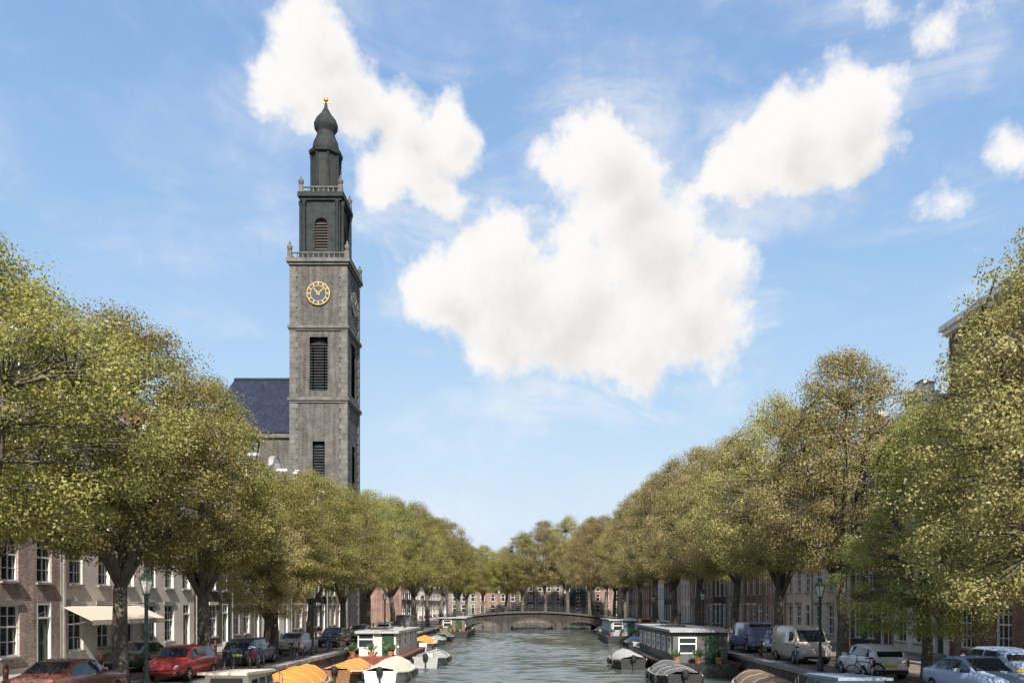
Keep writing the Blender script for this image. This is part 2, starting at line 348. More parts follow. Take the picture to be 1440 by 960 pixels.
# ------------------------------------------------------------------ trees
def make_tree(seed,H=16.0,cr=4.7,cb=4.6,nclu=320,nleaf=260,tint=(.135,.135,.034),tint2=(.2,.165,.05),lean=0):
    rg=np.random.default_rng(seed); rn=random.Random(seed)
    wood=MB()
    th=rn.uniform(3.8,4.8)
    tp=[Vector((0,0,-.2)),Vector((0,0,.4)),Vector((rn.uniform(-.1,.1),rn.uniform(-.1,.1),th*.5)),Vector((rn.uniform(-.2,.2)+lean*.3,rn.uniform(-.2,.2),th))]
    wood.tube(tp,[.46,.33,.29,.25],9)
    nodes=[]
    for k in range(6):
        a=2*math.pi*k/5+rn.uniform(-.3,.3); up=(H-th)*(rn.uniform(.5,.74) if k<5 else .9); out=cr*(rn.uniform(.45,.66) if k<5 else .1)
        b=tp[-1]+Vector((0,0,rn.uniform(-.7,.2)))
        P=[]
        for j in range(7):
            f=j/6; P.append(b+Vector((math.cos(a)*out*f**.8+rn.uniform(-.2,.2)*f+lean*f,math.sin(a)*out*f**.8+rn.uniform(-.2,.2)*f,up*f)))
        wood.tube(P,[.17*(1-.85*j/6)+.015 for j in range(7)],6)
        nodes+=P[1:]
    cl=[nodes[i]+Vector((0,0,.15)) for i in range(5,len(nodes),6)]
    lob=[(rn.uniform(0,6.28),rn.uniform(.15,.95),rn.uniform(-.34,.36)) for _ in range(13)]
    void=[(rn.uniform(0,6.28),rn.uniform(.1,.95),rn.uniform(.9,1.5)) for _ in range(11)]
    void=[(Vector((math.cos(a)*cr*.75,math.sin(a)*cr*.75,cb+(H-cb)*f)),r) for a,f,r in void]
    tries=0
    while len(cl)<nclu and tries<20000:
        tries+=1
        f=rn.random(); a=rn.uniform(0,6.283)
        env=math.sin(math.pi*min(1,(f*.93+.07))**.72)**.62 if f<.999 else 0
        for la,lf,ls in lob:
            dd=(1-math.cos(a-la))*1.6+((f-lf)/.22)**2; env*=1+ls*math.exp(-dd)
        r=cr*env*(rn.random()**.42)
        p=Vector((math.cos(a)*r+lean*f,math.sin(a)*r,cb+(H-cb-.45)*f))
        if any((p-q).length<.6 for q in cl) or any((p-q).length<r_ for q,r_ in void): continue
        cl.append(p)
    for p in cl:
        q=min(nodes,key=lambda n:(n-p).length+(2.5 if n.z>p.z+.3 else 0))
        mid=(p+q)/2+Vector((rn.uniform(-.2,.2),rn.uniform(-.2,.2),.15))
        wood.tube([q,mid,p],[.045,.03,.012],4,cap=False)
    P=[];col=[]
    t1,t2=np.array(tint),np.array(tint2)
    for p in cl:
        n=int(nleaf*rn.uniform(.55,1.3)); rad=rn.uniform(.6,1.1)
        d=rg.normal(size=(n,3)); d/=np.linalg.norm(d,axis=1)[:,None]
        c=np.array(p)+d*(rad*rg.random(n)[:,None]**.45)*np.array([1,1,.62])
        c[:,2]-=.12*rg.random(n)
        nrm=rg.normal(size=(n,3))*.5+np.array([0,0,.5])+d*.95; nrm/=np.linalg.norm(nrm,axis=1)[:,None]
        u=np.cross(nrm,rg.normal(size=(n,3))); u/=np.linalg.norm(u,axis=1)[:,None]; v=np.cross(nrm,u)
        L=(.088+.05*rg.random(n))[:,None]; W=L*.58
        q=np.stack([c-u*L*.5,c+v*W*.5+nrm*.012,c+u*L*.5,c-v*W*.5+nrm*.012],1)
        P.append(q)
        mixc=np.clip(rn.random()*.7+rg.random(n)*.45-.1,0,1)[:,None]
        col.append((t1*(1-mixc)+t2*mixc)*(.86+.28*rg.random(n))[:,None])
    P=np.concatenate(P); col=np.concatenate(col); n=len(P)
    me=bpy.data.meshes.new('crown'); me.vertices.add(n*4); me.vertices.foreach_set('co',P.reshape(-1).astype(np.float32))
    me.loops.add(n*4); me.loops.foreach_set('vertex_index',np.arange(n*4,dtype=np.int32))
    me.polygons.add(n); me.polygons.foreach_set('loop_start',np.arange(0,n*4,4,dtype=np.int32))
    at=me.attributes.new('leafcol','FLOAT_COLOR','FACE'); cc4=np.ones((n,4),np.float32); cc4[:,:3]=col; at.data.foreach_set('color',cc4.reshape(-1))
    me.update(); me.materials.append(LEAF)
    return wood.mesh('trunk',BARK,'full'),me
GRN=dict(tint=(.205,.205,.058),tint2=(.315,.28,.084))
OLV=dict(tint=(.25,.22,.078),tint2=(.345,.295,.12))
protos=[make_tree(11,cb=5.6,**GRN),make_tree(12,cr=5.0,cb=5.9,**GRN),make_tree(13,cr=4.5,cb=5.3,**GRN),
        make_tree(21,cr=4.9,cb=5.2,**OLV),make_tree(22,cr=4.5,cb=5.4,**OLV),make_tree(23,cr=5.1,cb=5.1,**OLV),
        make_tree(31,cr=3.2,cb=4.4,nclu=190,tint=(.36,.32,.12),tint2=(.46,.4,.18)),
        make_tree(41,cr=4.7,cb=3.0,nclu=330,tint=(.19,.2,.055),tint2=(.33,.31,.095)),make_tree(42,cr=5.0,cb=3.6,**OLV)]
def tree(x,y,h,p,label,group,wid=1.0,rz=None):
    s=h/16.0; t=thing('elm_tree',label,'tree',(x,y,QZ),random.uniform(0,6.28) if rz is None else rz,group)
    t.scale=(s*.5+.5*wid,s*.5+.5*wid,(h)/16.0)
    tm,cm=protos[p]; link('trunk',tm,t); c=link('crown',cm,t); c['kind']='stuff'
    return t
for y,h,p,wd,lb in((22.5,14.0,1,1,'green elm rooted behind the tail of the maroon saloon'),(30.5,14.8,0,1,'green elm between the maroon saloon and the red hatchback'),(38.5,14.6,2,.95,'green elm between the red and the navy blue hatchbacks'),(47.5,11.4,0,.95,'shorter green elm between the navy hatchback and the silver saloon'),
  (56.5,12.9,1,.95,'green elm between the silver saloon and the black hatchback'),(66.5,13.4,2,1,'green elm between the black hatchback and the grey saloon'),(77,14.6,0,1,'green elm between the grey saloon and the white hatchback'),(90,15.8,1,1,'green elm between the white hatchback and the grey van'),(104,17,2,1,'green elm past the grey van near the church'),(120,17.4,0,1,'green elm before the church tower'),(138,18.6,1,1,'tall green elm at the church end of the bridge')):
    tree(-15.6+random.uniform(-.3,.3),y,h,p,lb,'elms along the church side quay',wid=wd)
tree(-14.9,44.9,9.6,6,'slender pale yellow tree above the orange covered boats','elms along the church side quay',wid=.8)
for y,h,p,wd,lb in((23.5,15.0,8,1,'large olive elm beside the blue grey saloon facing the church'),(31.5,11.4,7,.72,'low-branched green elm between the blue grey saloon and the white hatchback'),(40,16.3,5,.92,'olive elm between the white hatchback and the beige van'),(50,16.8,3,.92,'olive elm between the beige and the slate blue vans'),(61,16.6,4,.95,'olive elm between the slate blue van and the grey hatchback'),
  (73,18.2,5,1,'olive elm between the grey hatchback and the black saloon'),(86,19.6,3,1,'olive elm between the black saloon and the silver hatchback'),(100,20,4,1,'olive elm between the silver and the red hatchbacks near the bridge'),(116,20.4,5,1,'olive elm past the red hatchback near the bridge'),(136,20.5,3,1,'tall olive elm at the bridge end facing the church')):
    tree(15.6+random.uniform(-.3,.3),y,h,p,lb,'elms along the quay facing the church',wid=wd)
for x,y,h,p in((-15,164,17.5,0),(-15.2,184,18,2),(15,162,22,4),(14,182,24,5),(-13,211,19.5,0),(-7,215,19.5,4),(-2.5,211,23,2),(3.5,213,26.5,5),(9.5,211,27.5,3),(15.5,214,26,4),(-20,212,20,2),(22,213,23,4)):
    tree(x,y,h,p,'distant elm standing beyond the arch bridge','elms beyond the bridge',wid=1.4 if y>205 else 1.15)

# ------------------------------------------------------------------ church
def church():
    t=thing('church','old dark brick church with tall stepped bell tower and blue slate roof','church',(-31.6,122.2,QZ))
    Z=lambda py:CAMZ-QZ+(HY-py)*121/FPX
    BR=brickmat('tower_brick',(.096,.088,.08),mortar=(.12,.116,.108),bw=.3,bh=.09,var=.3)
    ST=pmat('tower_stone',(.118,.114,.107),rough=.9,var=.4,scale=.9,bump=.4)
    h1=Z(376); hw=4.2
    def shell(mb,hw,z0,z1,ops,thick=.6):      # square shaft, each face with arched openings (centre, half width, base, spring)
        for k in range(4):
            c,s=math.cos(k*math.pi/2),math.sin(k*math.pi/2)
            def P(x,y,z): return (x*c-y*s,x*s+y*c,z)
            xs=sorted({-hw,hw}|{o[0]-o[1] for o in ops}|{o[0]+o[1] for o in ops})
            for i in range(len(xs)-1):
                x0,x1=xs[i],xs[i+1]; cur=z0
                for o in sorted([o for o in ops if abs((x0+x1)/2-o[0])<o[1]],key=lambda o:o[2]):
                    mb.add([P(x0,-hw,cur),P(x1,-hw,cur),P(x1,-hw,o[2]),P(x0,-hw,o[2])],[(0,1,2,3)])
                    n=10; arc=[(o[0]-o[1]*math.cos(math.pi*j/n),o[3]+o[1]*math.sin(math.pi*j/n)) for j in range(n+1)]
                    cur=o[3]+o[1]+.1
                    for j in range(n):
                        (a,b),(d,e)=arc[j],arc[j+1]
                        mb.add([P(a,-hw,b),P(d,-hw,e),P(d,-hw,cur),P(a,-hw,cur)],[(0,1,2,3)])
                        mb.add([P(a,-hw,b),P(d,-hw,e),P(d,-hw+thick,e),P(a,-hw+thick,b)],[(0,1,2,3)])
                    for xx in(x0,x1): mb.add([P(xx,-hw,o[2]),P(xx,-hw,o[3]),P(xx,-hw+thick,o[3]),P(xx,-hw+thick,o[2])],[(0,1,2,3)])
                    mb.add([P(x0,-hw,o[2]),P(x1,-hw,o[2]),P(x1,-hw+thick,o[2]),P(x0,-hw+thick,o[2])],[(0,1,2,3)])
                mb.add([P(x0,-hw,cur),P(x1,-hw,cur),P(x1,-hw,z1),P(x0,-hw,z1)],[(0,1,2,3)])
        return mb
    def louvres(hw,ops,mat):
        for k in range(4):
            for o in ops:
                l=MB(); n=int((o[3]+o[1]*.75-o[2])/.42)
                for j in range(n):
                    z=o[2]+.1+j*.42; ww=o[1]*2 if z<o[3] else 2*math.sqrt(max(.02,o[1]**2-(z-o[3]+.2)**2))
                    l.add([(-ww/2,-hw+.18,z),(ww/2,-hw+.18,z),(ww/2,-hw+.48,z+.3),(-ww/2,-hw+.48,z+.3),(-ww/2,-hw+.18,z+.06),(ww/2,-hw+.18,z+.06),(ww/2,-hw+.48,z+.36),(-ww/2,-hw+.48,z+.36)],
                          [(0,1,2,3),(4,7,6,5),(0,4,5,1),(3,2,6,7),(0,3,7,4),(1,5,6,2)])
                l.box(0,-hw+.56,o[2],o[1]*2,.04,o[3]+o[1]-o[2]-.05)
                ob=l.build('louvre',mat,t,loc=(o[0]*math.cos(k*math.pi/2),o[0]*math.sin(k*math.pi/2),0)); ob.rotation_euler.z=k*math.pi/2
    ops=[(0,1.35,h1-19.5,h1-13.0),(0,.9,h1-33,h1-28),(0,.8,8,12)]
    shell(MB(),hw,0,h1,ops).build('tower_shaft',BR,t)
    louvres(hw,ops,LEAD)
    for sx in(-1,1):
        for sy in(-1,1):
            q=MB(); z=0; j=0
            while z<h1-1.4:
                hh=.75; a=1.25 if j%2 else .95; q.box(sx*(hw-a/2+.1),sy*(hw-(2.2-a)/2+.1),z,a,2.2-a,hh-.03); z+=hh; j+=1
            q.build('quoin',ST,t)
    def ring(hw,z,h,o=.35,mat=ST,name='cornice'):
        q=MB(); q.box(0,0,z,2*(hw+o*.5),2*(hw+o*.5),h*.4); q.box(0,0,z+h*.4,2*(hw+o),2*(hw+o),h*.6); return q.build(name,mat,t)
    ring(hw,h1-35.5,.7); ring(hw,h1-21.3,.8); ring(hw,h1-10.6,.7); ring(hw,h1-.9,.9,.5)
    # clock faces
    for k in range(4):
        a=k*math.pi/2
        cz=Z(424)
        d=MB(); d.lathe([(1.75,0),(1.75,.16),(1.55,.22)],32,axis='x'); 
        o=d.build('clock_face',pmat('clock_blue',(.03,.04,.06),rough=.6,var=.2),t); o.location=(math.sin(a)*hw+0,-math.cos(a)*hw,cz); o.rotation_euler.z=a-math.pi/2
        g=MB()
        for r0,r1 in((1.62,1.72),(1.12,1.18)):
            for j in range(36):
                b0,b1=2*math.pi*j/36,2*math.pi*(j+1)/36
                g.add([(.25,r*math.cos(b),r*math.sin(b)) for r,b in((r0,b0),(r1,b0),(r1,b1),(r0,b1))],[(0,1,2,3)])
        for j in range(12):
            b=2*math.pi*j/12; c_,s_=math.cos(b),math.sin(b)
            g.add([(.26,r*c_-q*s_,r*s_+q*c_) for r,q in((1.22,-.07),(1.58,-.07),(1.58,.07),(1.22,.07))],[(0,1,2,3)])
        g.build('dial_ring',GOLD,o)
        for ln,ww,b in((1.5,.09,R(90-48)),(1.0,.13,R(90-318))):
            h=MB(); c_,s_=math.cos(b),math.sin(b)
            h.add([(x,r*c_-q*s_,r*s_+q*c_) for x in(.27,.32) for r,q in((-.3,-ww),(ln,-ww*.3),(ln,ww*.3),(-.3,ww))],[(0,1,2,3),(7,6,5,4),(0,4,5,1),(1,5,6,2),(2,6,7,3),(3,7,4,0)])
            h.build('clock_hand',GOLD,o)
    # stepped upper tiers
    def balustrade(hw,z,n):
        q=MB()
        for k in range(4):
            c,s=math.cos(k*math.pi/2),math.sin(k*math.pi/2)
            for j in range(n):
                x=-hw+.35+(2*hw-.7)*j/(n-1); q.lathe([(.09,0),(.14,.25),(.07,.6),(.1,.8)],6,(x*c+hw*s,x*s-hw*c,z))
        q.box(0,hw,z+.8,2*hw,.25,.16); q.box(0,-hw,z+.8,2*hw,.25,.16); q.box(hw,0,z+.801,.25,2*hw,.16); q.box(-hw,0,z+.801,.25,2*hw,.16)
        q.build('balustrade',ST,t)
        for sx in(-1,1):
            for sy in(-1,1):
                u=MB(); u.box(sx*hw,sy*hw,z,.6,.6,1.15); u.lathe([(.18,1.15),(.4,1.5),(.42,1.85),(.16,2.1),(.2,2.25),(.02,2.7)],10,(sx*hw,sy*hw,z)); u.build('urn',ST,t,True)
    balustrade(hw+.05,h1,11)
    h2=Z(276); hw2=2.85
    ops2=[(0,.95,h1+2.0,h1+5.8)]
    shell(MB(),hw2,h1-.1,h2,ops2).build('second_tier',LEAD,t); louvres(hw2,ops2,pmat('old_oak',(.06,.052,.045),var=.3))
    for sx in(-1,1):
        for sy in(-1,1):
            for ddx,ddy in((.42,0),(0,.42)):
                cx,cy=sx*(hw2+.28-ddx*1.6),sy*(hw2+.28-ddy*1.6)
                q=MB(); q.lathe([(.36,0),(.36,.3),(.27,.4),(.25,h2-h1-2.2),(.36,h2-h1-1.9),(.36,h2-h1-1.5)],12,(cx,cy,h1)); q.build('column',LEAD,t,True)
    ring(hw2,h2-1.5,1.1,.55,LEAD); balustrade(hw2+.1,h2-.4,8)
    h3=Z(206); 
    q=MB(); q.lathe([(2.35,h2-.4),(2.35,h2+.4),(2.12,h2+.5),(2.12,h3-1.2),(2.5,h3-1.0),(2.6,h3-.5),(2.1,h3-.3)],8,ang0=math.pi/8); q.build('octagon_tier',LEAD,t)
    for k in range(8):
        a=k*math.pi/4
        p=MB(); p.prism([(-.5,0),(.5,0),(.5,3.6)]+[(.5*math.cos(b),3.6+.5*math.sin(b)) for b in np.linspace(0,math.pi,8)[1:-1]]+[(-.5,3.6)],-.06,.02)
        o=p.build('louvre',pmat('louvre_dark',(.02,.022,.022)),t); r_=2.12*math.cos(math.pi/8)
        o.location=(math.cos(a)*r_,math.sin(a)*r_,h2+1.0); o.rotation_euler.z=a+math.pi/2
        b_=a+math.pi/8; p=MB(); p.lathe([(.2,0),(.15,.2),(.15,h3-h2-2.1),(.24,h3-h2-1.8)],8,(math.cos(b_)*2.2,math.sin(b_)*2.2,h2+.5)); p.build('column',LEAD,t,True)
    h4=Z(158)
    q=MB(); q.lathe([(1.95,h3-.3),(2.0,h3+.3),(1.85,h3+1.1),(1.45,h3+2.0),(1.3,h3+2.5),(1.35,h3+2.7),(1.75,h3+3.3),(1.82,h3+3.9),(1.5,h3+4.7),(.85,h3+5.5),(.42,h3+6.3),(.3,h4+1.3),(.16,h4+2.2)],16); q.build('dome',LEAD,t,True)
    tip=Z(124)
    q=MB(); q.bar((0,0,h4+2),(0,0,tip),.11,8); q.box(0,0,tip-1.6,1.3,.12,.16); q.lathe([(.05,-.35),(.33,-.15),(.36,.05),(.25,.3),(.05,.4)],12,(0,0,h4+2.6)); q.build('finial',GOLD,t)
    # hall with slate roof
    ze,zr=Z(612),Z(520); x0,x1,y0,y1=-16.8,-4.3,-3.6,11.5; ym=(y0+y1)/2
    q=MB(); q.box((x0+x1)/2,ym,0,x1-x0,y1-y0,ze); q.build('hall_wall',BR,t)
    e=.5; q=MB(); q.add([(x0-e,y0-e,ze-.2),(x1+.05,y0-e,ze-.2),(x1+.05,y1+e,ze-.2),(x0-e,y1+e,ze-.2),(x0+1.3,ym,zr),(x1+.05,ym,zr)],[(0,1,5,4),(1,2,5),(2,3,4,5),(3,0,4),(0,3,2,1)])
    rf=q.build('roof',SLATE,t); q=MB(); q.box((x0+1.3+x1)/2,ym,zr-.1,x1-x0-1.3,.4,.3); q.build('ridge',LEAD,rf)
    q=MB(); q.box((x0+x1)/2,ym,ze-.9,x1-x0+.7,y1-y0+.7,.65); q.build('cornice',ST,t)
    for i in range(2):
        cx=x0+3+i*5
        q=MB(); q.prism([(cx-1,6),(cx+1,6),(cx+1,16)]+[(cx+math.cos(b),16+1.4*math.sin(b)) for b in np.linspace(0,math.pi,10)[1:-1]]+[(cx-1,16)],y0-.12,y0+.05); wo=q.build('window',GLASS,t)
        q=MB()
        for dx in(-.5,0,.5): q.box(cx+dx,y0-.15,6,.1,.06,10.6)
        for z in range(7,17,2): q.box(cx,y0-.152,z,2,.05,.1)
        q.build('tracery',ST,wo)
    # long nave further from the water
    q=MB(); q.box(-29,4,0,27,16,15); q.build('nave_wall',BR,t)
    q=MB(); q.prismx([(-4.5,14.8),(12.5,14.8),(4,22)],-43,-15.25); q.build('nave_roof',SLATE,t)
    return t
church()
# ------------------------------------------------------------------ canal houses
WIN={}
def win_meshes(w,h,style):
    k=(round(w,2),round(h,2),style)
    if k in WIN: return WIN[k]
    f=MB(); t=.075
    f.box(-w/2+t/2,.12,0,t,.12,h); f.box(w/2-t/2,.12,0,t,.12,h); f.box(0,.12,0,w-2*t,.118,t); f.box(0,.12,h-t,w-2*t,.118,t)
    f.box(0,.115,h*.56,w-2*t,.1,.08)
    if style: 
        nx=style
        for i in range(1,nx): f.box(-w/2+w*i/nx,.125,t,.035,.05,h-2*t)
        for z in(h*.28,h*.78): f.box(0,.126,z,w-2*t,.045,.035)
    lo=MB(); lo.box(0,.165,t,w-2*t,.02,h*.56-t); up=MB(); up.box(0,.155,h*.56+.08,w-2*t,.02,h*.44-.08-t)
    sl=MB(); sl.box(0,.0,-.09,w+.16,.22,.09)
    WIN[k]=(f.mesh('window',WHITE),lo.mesh('pane',GLASS),up.mesh('pane',GLASS),sl.mesh('sill',STONE)); return WIN[k]
def gable_poly(kind,w,ze,hg):
    a=w/2; P=[]
    if kind=='step':
        n=5; P=[(-a,ze)]
        for i in range(n): P+=[(-a+i*(a-.55)/n,ze+hg*(i+.55)/n)]; P+=[(-a+(i+1)*(a-.55)/n,ze+hg*(i+.55)/n)]
        P+=[(-.55,ze+hg)]
    elif kind=='neck':
        P=[(-a,ze),(-a,ze+.5)]+[(-a+(a-1.35)*math.sin(q)**1.0,ze+.5+hg*.42*(1-math.cos(q))) for q in np.linspace(.15,math.pi/2,7)]+[(-1.3,ze+hg*.82),(-1.5,ze+hg*.83),(-1.5,ze+hg*.87)]+[(-1.4*math.cos(q),ze+hg*.87+hg*.13*math.sin(q)) for q in np.linspace(.1,math.pi/2-.05,5)]
    elif kind=='bell':
        P=[(-a,ze),(-a,ze+.4)]+[(-a+(a-1.0)*(.5-.5*math.cos(q)),ze+.4+hg*.8*(q/math.pi)**.8) for q in np.linspace(.25,math.pi,9)]+[(-.95,ze+hg*.88)]+[(-.95*math.cos(q),ze+hg*.88+.5*math.sin(q)) for q in np.linspace(.2,math.pi/2-.05,4)]
    elif kind=='spout': P=[(-a,ze),(-a,ze+.35),(-.6,ze+hg*.9),(-.6,ze+hg)]
    if not P: return None
    return P+[(-x,z) for x,z in P[::-1]]
def house(s,y,w,nf,gab,wall,label,door=DOORG,roof=TILE,fh=3.1,hg=4.2,awn=None,detail=True,trim=STONE,nw=None,X=23.1):
    # local: facade in the plane y=0 looking to -y; s=-1 west bank, +1 east bank
    t=thing('canal_house',label,'house',(s*X,y,QZ),R(-90*s))
    W=w-.06; dep=11.0; g0=3.7; ze=g0+fh*(nf-1)+.3
    nw=nw or (3 if w>6.4 else 2); ww=1.15 if w>6 else 1.05
    ops=[]; cx=[(-W/2+W*(i+.5)/nw) for i in range(nw)]
    dx=cx[-1]
    for i,x in enumerate(cx[:-1]): ops.append((x,ww+.15,.9,2.3,'w'))
    ops.append((dx,1.15,.35,2.95,'d'))
    for f in range(1,nf):
        hh=max(1.25,2.05-.2*(f-1)); zb=g0+fh*(f-1)+.55
        for x in cx: ops.append((x,ww,zb,hh,'w'))
    q=MB(); xs=sorted({-W/2,W/2}|{o[0]-o[1]/2 for o in ops}|{o[0]+o[1]/2 for o in ops})
    for i in range(len(xs)-1):
        a,b=xs[i],xs[i+1]
        if b-a<1e-4: continue
        cur=0
        for o in sorted([o for o in ops if abs((a+b)/2-o[0])<o[1]/2],key=lambda o:o[2]):
            if a-(o[0]-o[1]/2)<1e-4 or True:
                q.add([(a,0,cur),(b,0,cur),(b,0,o[2]),(a,0,o[2])],[(0,1,2,3)]); cur=o[2]+o[3]
        q.add([(a,0,cur),(b,0,cur),(b,0,ze),(a,0,ze)],[(0,1,2,3)])
    for x,ow,z,oh,_ in ops:
        x0,x1=x-ow/2,x+ow/2
        q.add([(x0,0,z),(x0,.25,z),(x0,.25,z+oh),(x0,0,z+oh)],[(0,1,2,3)]); q.add([(x1,0,z),(x1,.25,z),(x1,.25,z+oh),(x1,0,z+oh)],[(0,1,2,3)])
        q.add([(x0,0,z),(x1,0,z),(x1,.25,z),(x0,.25,z)],[(0,1,2,3)]); q.add([(x0,0,z+oh),(x1,0,z+oh),(x1,.25,z+oh),(x0,.25,z+oh)],[(0,1,2,3)])
    h=W/2
    q.add([(-h,0,0),(-h,dep,0),(-h,dep,ze),(-h,0,ze)],[(0,1,2,3)]); q.add([(h,0,0),(h,dep,0),(h,dep,ze),(h,0,ze)],[(0,1,2,3)])
    q.add([(-h,dep,0),(h,dep,0),(h,dep,ze),(-h,dep,ze)],[(0,1,2,3)])
    wo=q.build('wall',wall,t)
    gp=gable_poly(gab,W,ze,hg)
    if gp:
        g=MB(); g.prism(gp,0,.35); go_=g.build('gable',wall,t)
        for i in range(1,len(gp)//2):
            (a,b),(c,d)=gp[i],gp[i+1] if i+1<len(gp) else gp[0]
            if math.hypot(c-a,d-b)<.05 or abs(d-b)>3*abs(c-a): continue
            for sg in((-1,1) if a*c>0 or True else (1,)):
                if abs(a+c)<1e-3 and sg<0: continue
                g=MB(); g.add([(sg*x,yy,z+dz) for x,z in((a,b),(c,d)) for yy in(-.06,.4) for dz in(.0,.12)],[(0,1,3,2),(4,6,7,5),(0,4,5,1),(2,3,7,6),(0,2,6,4),(1,5,7,3)])
                g.build('coping',trim,go_)
        fw,lo,up,sl=win_meshes(.9,1.3,2)
        gw=MB(); gw.box(0,-.015,ze+.55,1.1,.03,1.5); gw.build('attic_frame',trim,go_)
        o=link('window',fw,t,(0,-.22,ze+.65)); link('pane',lo,o,(0,-.07,0)); link('pane',up,o,(0,-.07,0))
        hb=MB(); hb.box(0,-.45,ze+hg*.68,.16,1.0,.2); o=hb.build('hoist_beam',WHITE,t); k=MB(); k.tube([(0,-.85,ze+hg*.68),(0,-.85,ze+hg*.68-.25),(0,-.78,ze+hg*.68-.33),(0,-.72,ze+hg*.68-.24)],[.02]*4,5); k.build('hook',IRON,o)
        rz=ze+hg*.82; r=MB(); r.prism([(-h-.02,ze-.05),(h+.02,ze-.05),(0,rz)],.36,dep+.2)
    else:
        k=MB(); k.box(0,-.12,ze,W+.1,.55,.25); k.box(0,-.2,ze+.25,W+.3,.75,.3); k.build('cornice',WHITE,t)
        rz=ze+3.2; r=MB(); r.add([(-h,0.2,ze+.5),(h,.2,ze+.5),(h,dep,ze+.5),(-h,dep,ze+.5),(-h*.9,3,rz),(h*.9,3,rz),(h*.9,dep-3,rz),(-h*.9,dep-3,rz)],[(0,1,5,4),(1,2,6,5),(2,3,7,6),(3,0,4,7),(4,5,6,7),(0,3,2,1)])
    ro=r.build('roof',roof,t)
    k=MB(); k.box(h*.62,dep*.45,rz-2.6,.8,.9,3.0); k.box(h*.62,dep*.45,rz+.4,.95,1.05,.12); k.lathe([(.15,0),(.12,.4)],8,(h*.62,dep*.45,rz+.52)); k.build('chimney',wall,ro)
    k=MB(); k.box(0,-.05,0,W,.1,.34); k.build('plinth',STONE,t)
    if detail: k=MB(); k.bar((-h+.12,-.09,.3),(-h+.12,-.09,ze-.1),.05,7); k.build('drainpipe',pmat('zinc',(.22,.22,.21),rough=.6,var=.3),t,True)
    for i,(x,ow,z,oh,kind) in enumerate(ops):
        if kind=='w':
            fw,lo,up,sl=win_meshes(ow,oh,(3 if detail and nf%2 else 2) if detail else 0)
            o=link('window',fw,t,(x,0,z)); link('pane',lo,o); link('pane',up,o); link('sill',sl,o)
            if detail:
                l=MB(); l.box(0,-.02,0,ow+.3,.06,.22); link('lintel',LINT.setdefault((ow,trim.name),l.mesh('lintel',trim)),t,(x,0,z+oh))
                if (i*7+int(y))%4==0:
                    cu=MB(); cu.box(-ow*.3,.22,.1,ow*.3,.02,oh-.2); cu.box(ow*.3,.221,.1,ow*.3,.02,oh-.2); link('curtain',cu.mesh('curtain',CURT),o)
        else:
            d=MB(); d.box(0,.2,0,ow-.16,.07,2.2)
            for a in(-.24,.24):
                for b in(.2,1.15): d.box(a,.155,b,.34,.03,.75)
            do=d.build('door',door,t,loc=(x,0,z))
            k=MB(); k.lathe([(.03,0),(.05,.05),(.02,.08)],8,(-.38,.1,1.05)); k.build('handle',GOLD,do)
            k=MB(); k.box(-ow/2+.05,.1,0,.1,.2,oh); k.box(ow/2-.05,.1,0,.1,.2,oh); k.box(0,.1,oh-.1,ow-.2,.19,.1); k.box(0,.1,2.2,ow-.2,.19,.09); k.build('door_frame',WHITE,do)
            k=MB(); k.box(0,.15,2.29,ow-.2,.02,oh-2.39); k.build('pane',GLASS,do)
            st=MB()
            for j in range(3): st.box(0,-.2-.26*(2-j)/1-.0,0,1.5,.3+.0*j,.12*(j+1)+.1)
            st.build('stoop',STONE,t,loc=(x,0,-.0))
    if awn:
        k=MB(); a=W/2-.1; zt,zb=3.15,2.45
        k.add([(-a,-.02,zt),(a,-.02,zt),(a,-1.5,zb),(-a,-1.5,zb),(-a,-.02,zt-.05),(a,-.02,zt-.05),(a,-1.5,zb-.05),(-a,-1.5,zb-.05)],[(0,1,2,3),(7,6,5,4),(0,4,5,1),(1,5,6,2),(2,6,7,3),(3,7,4,0)])
        n=int(2*a/.35)
        for i in range(n):
            x0=-a+2*a*i/n; x1=-a+2*a*(i+1)/n; k.add([(x0,-1.5,zb),(x1,-1.5,zb),(x1,-1.51,zb-.22),((x0+x1)/2,-1.51,zb-.3),(x0,-1.51,zb-.22)],[(0,1,2,3,4)])
        ao=k.build('awning',awn,t); k=MB()
        for x in(-a+.3,a-.3): k.bar((x,-.02,2.2),(x,-1.45,zb-.04),.02,5)
        k.build('awning_arm',STEEL,ao)
    return t
LINT={}
B_RED=brickmat('red_brown_brick',(.2,.095,.07)); B_PINK=brickmat('pink_brick',(.42,.29,.24),mortar=(.4,.37,.33)); B_DARK=brickmat('dark_brown_brick',(.085,.06,.048),mortar=(.12,.11,.1))
B_BRN=brickmat('brown_brick',(.155,.105,.08)); B_GREY=brickmat('grey_brick',(.19,.165,.145)); B_YEL=brickmat('yellow_brick',(.33,.27,.18))
SAND=pmat('sandstone_front',(.56,.5,.43),rough=.9,var=.18,scale=1.2,bump=.25); PLAS=pmat('pale_plaster',(.6,.53,.47),rough=.9,var=.14,scale=.8); WHT=pmat('white_front',(.66,.65,.6),rough=.8,var=.1,scale=.7)
BLK=brickmat('black_brick',(.04,.038,.037),mortar=(.07,.07,.07))
AWN=pmat('beige_canvas',(.47,.4,.33),rough=.9,var=.08)
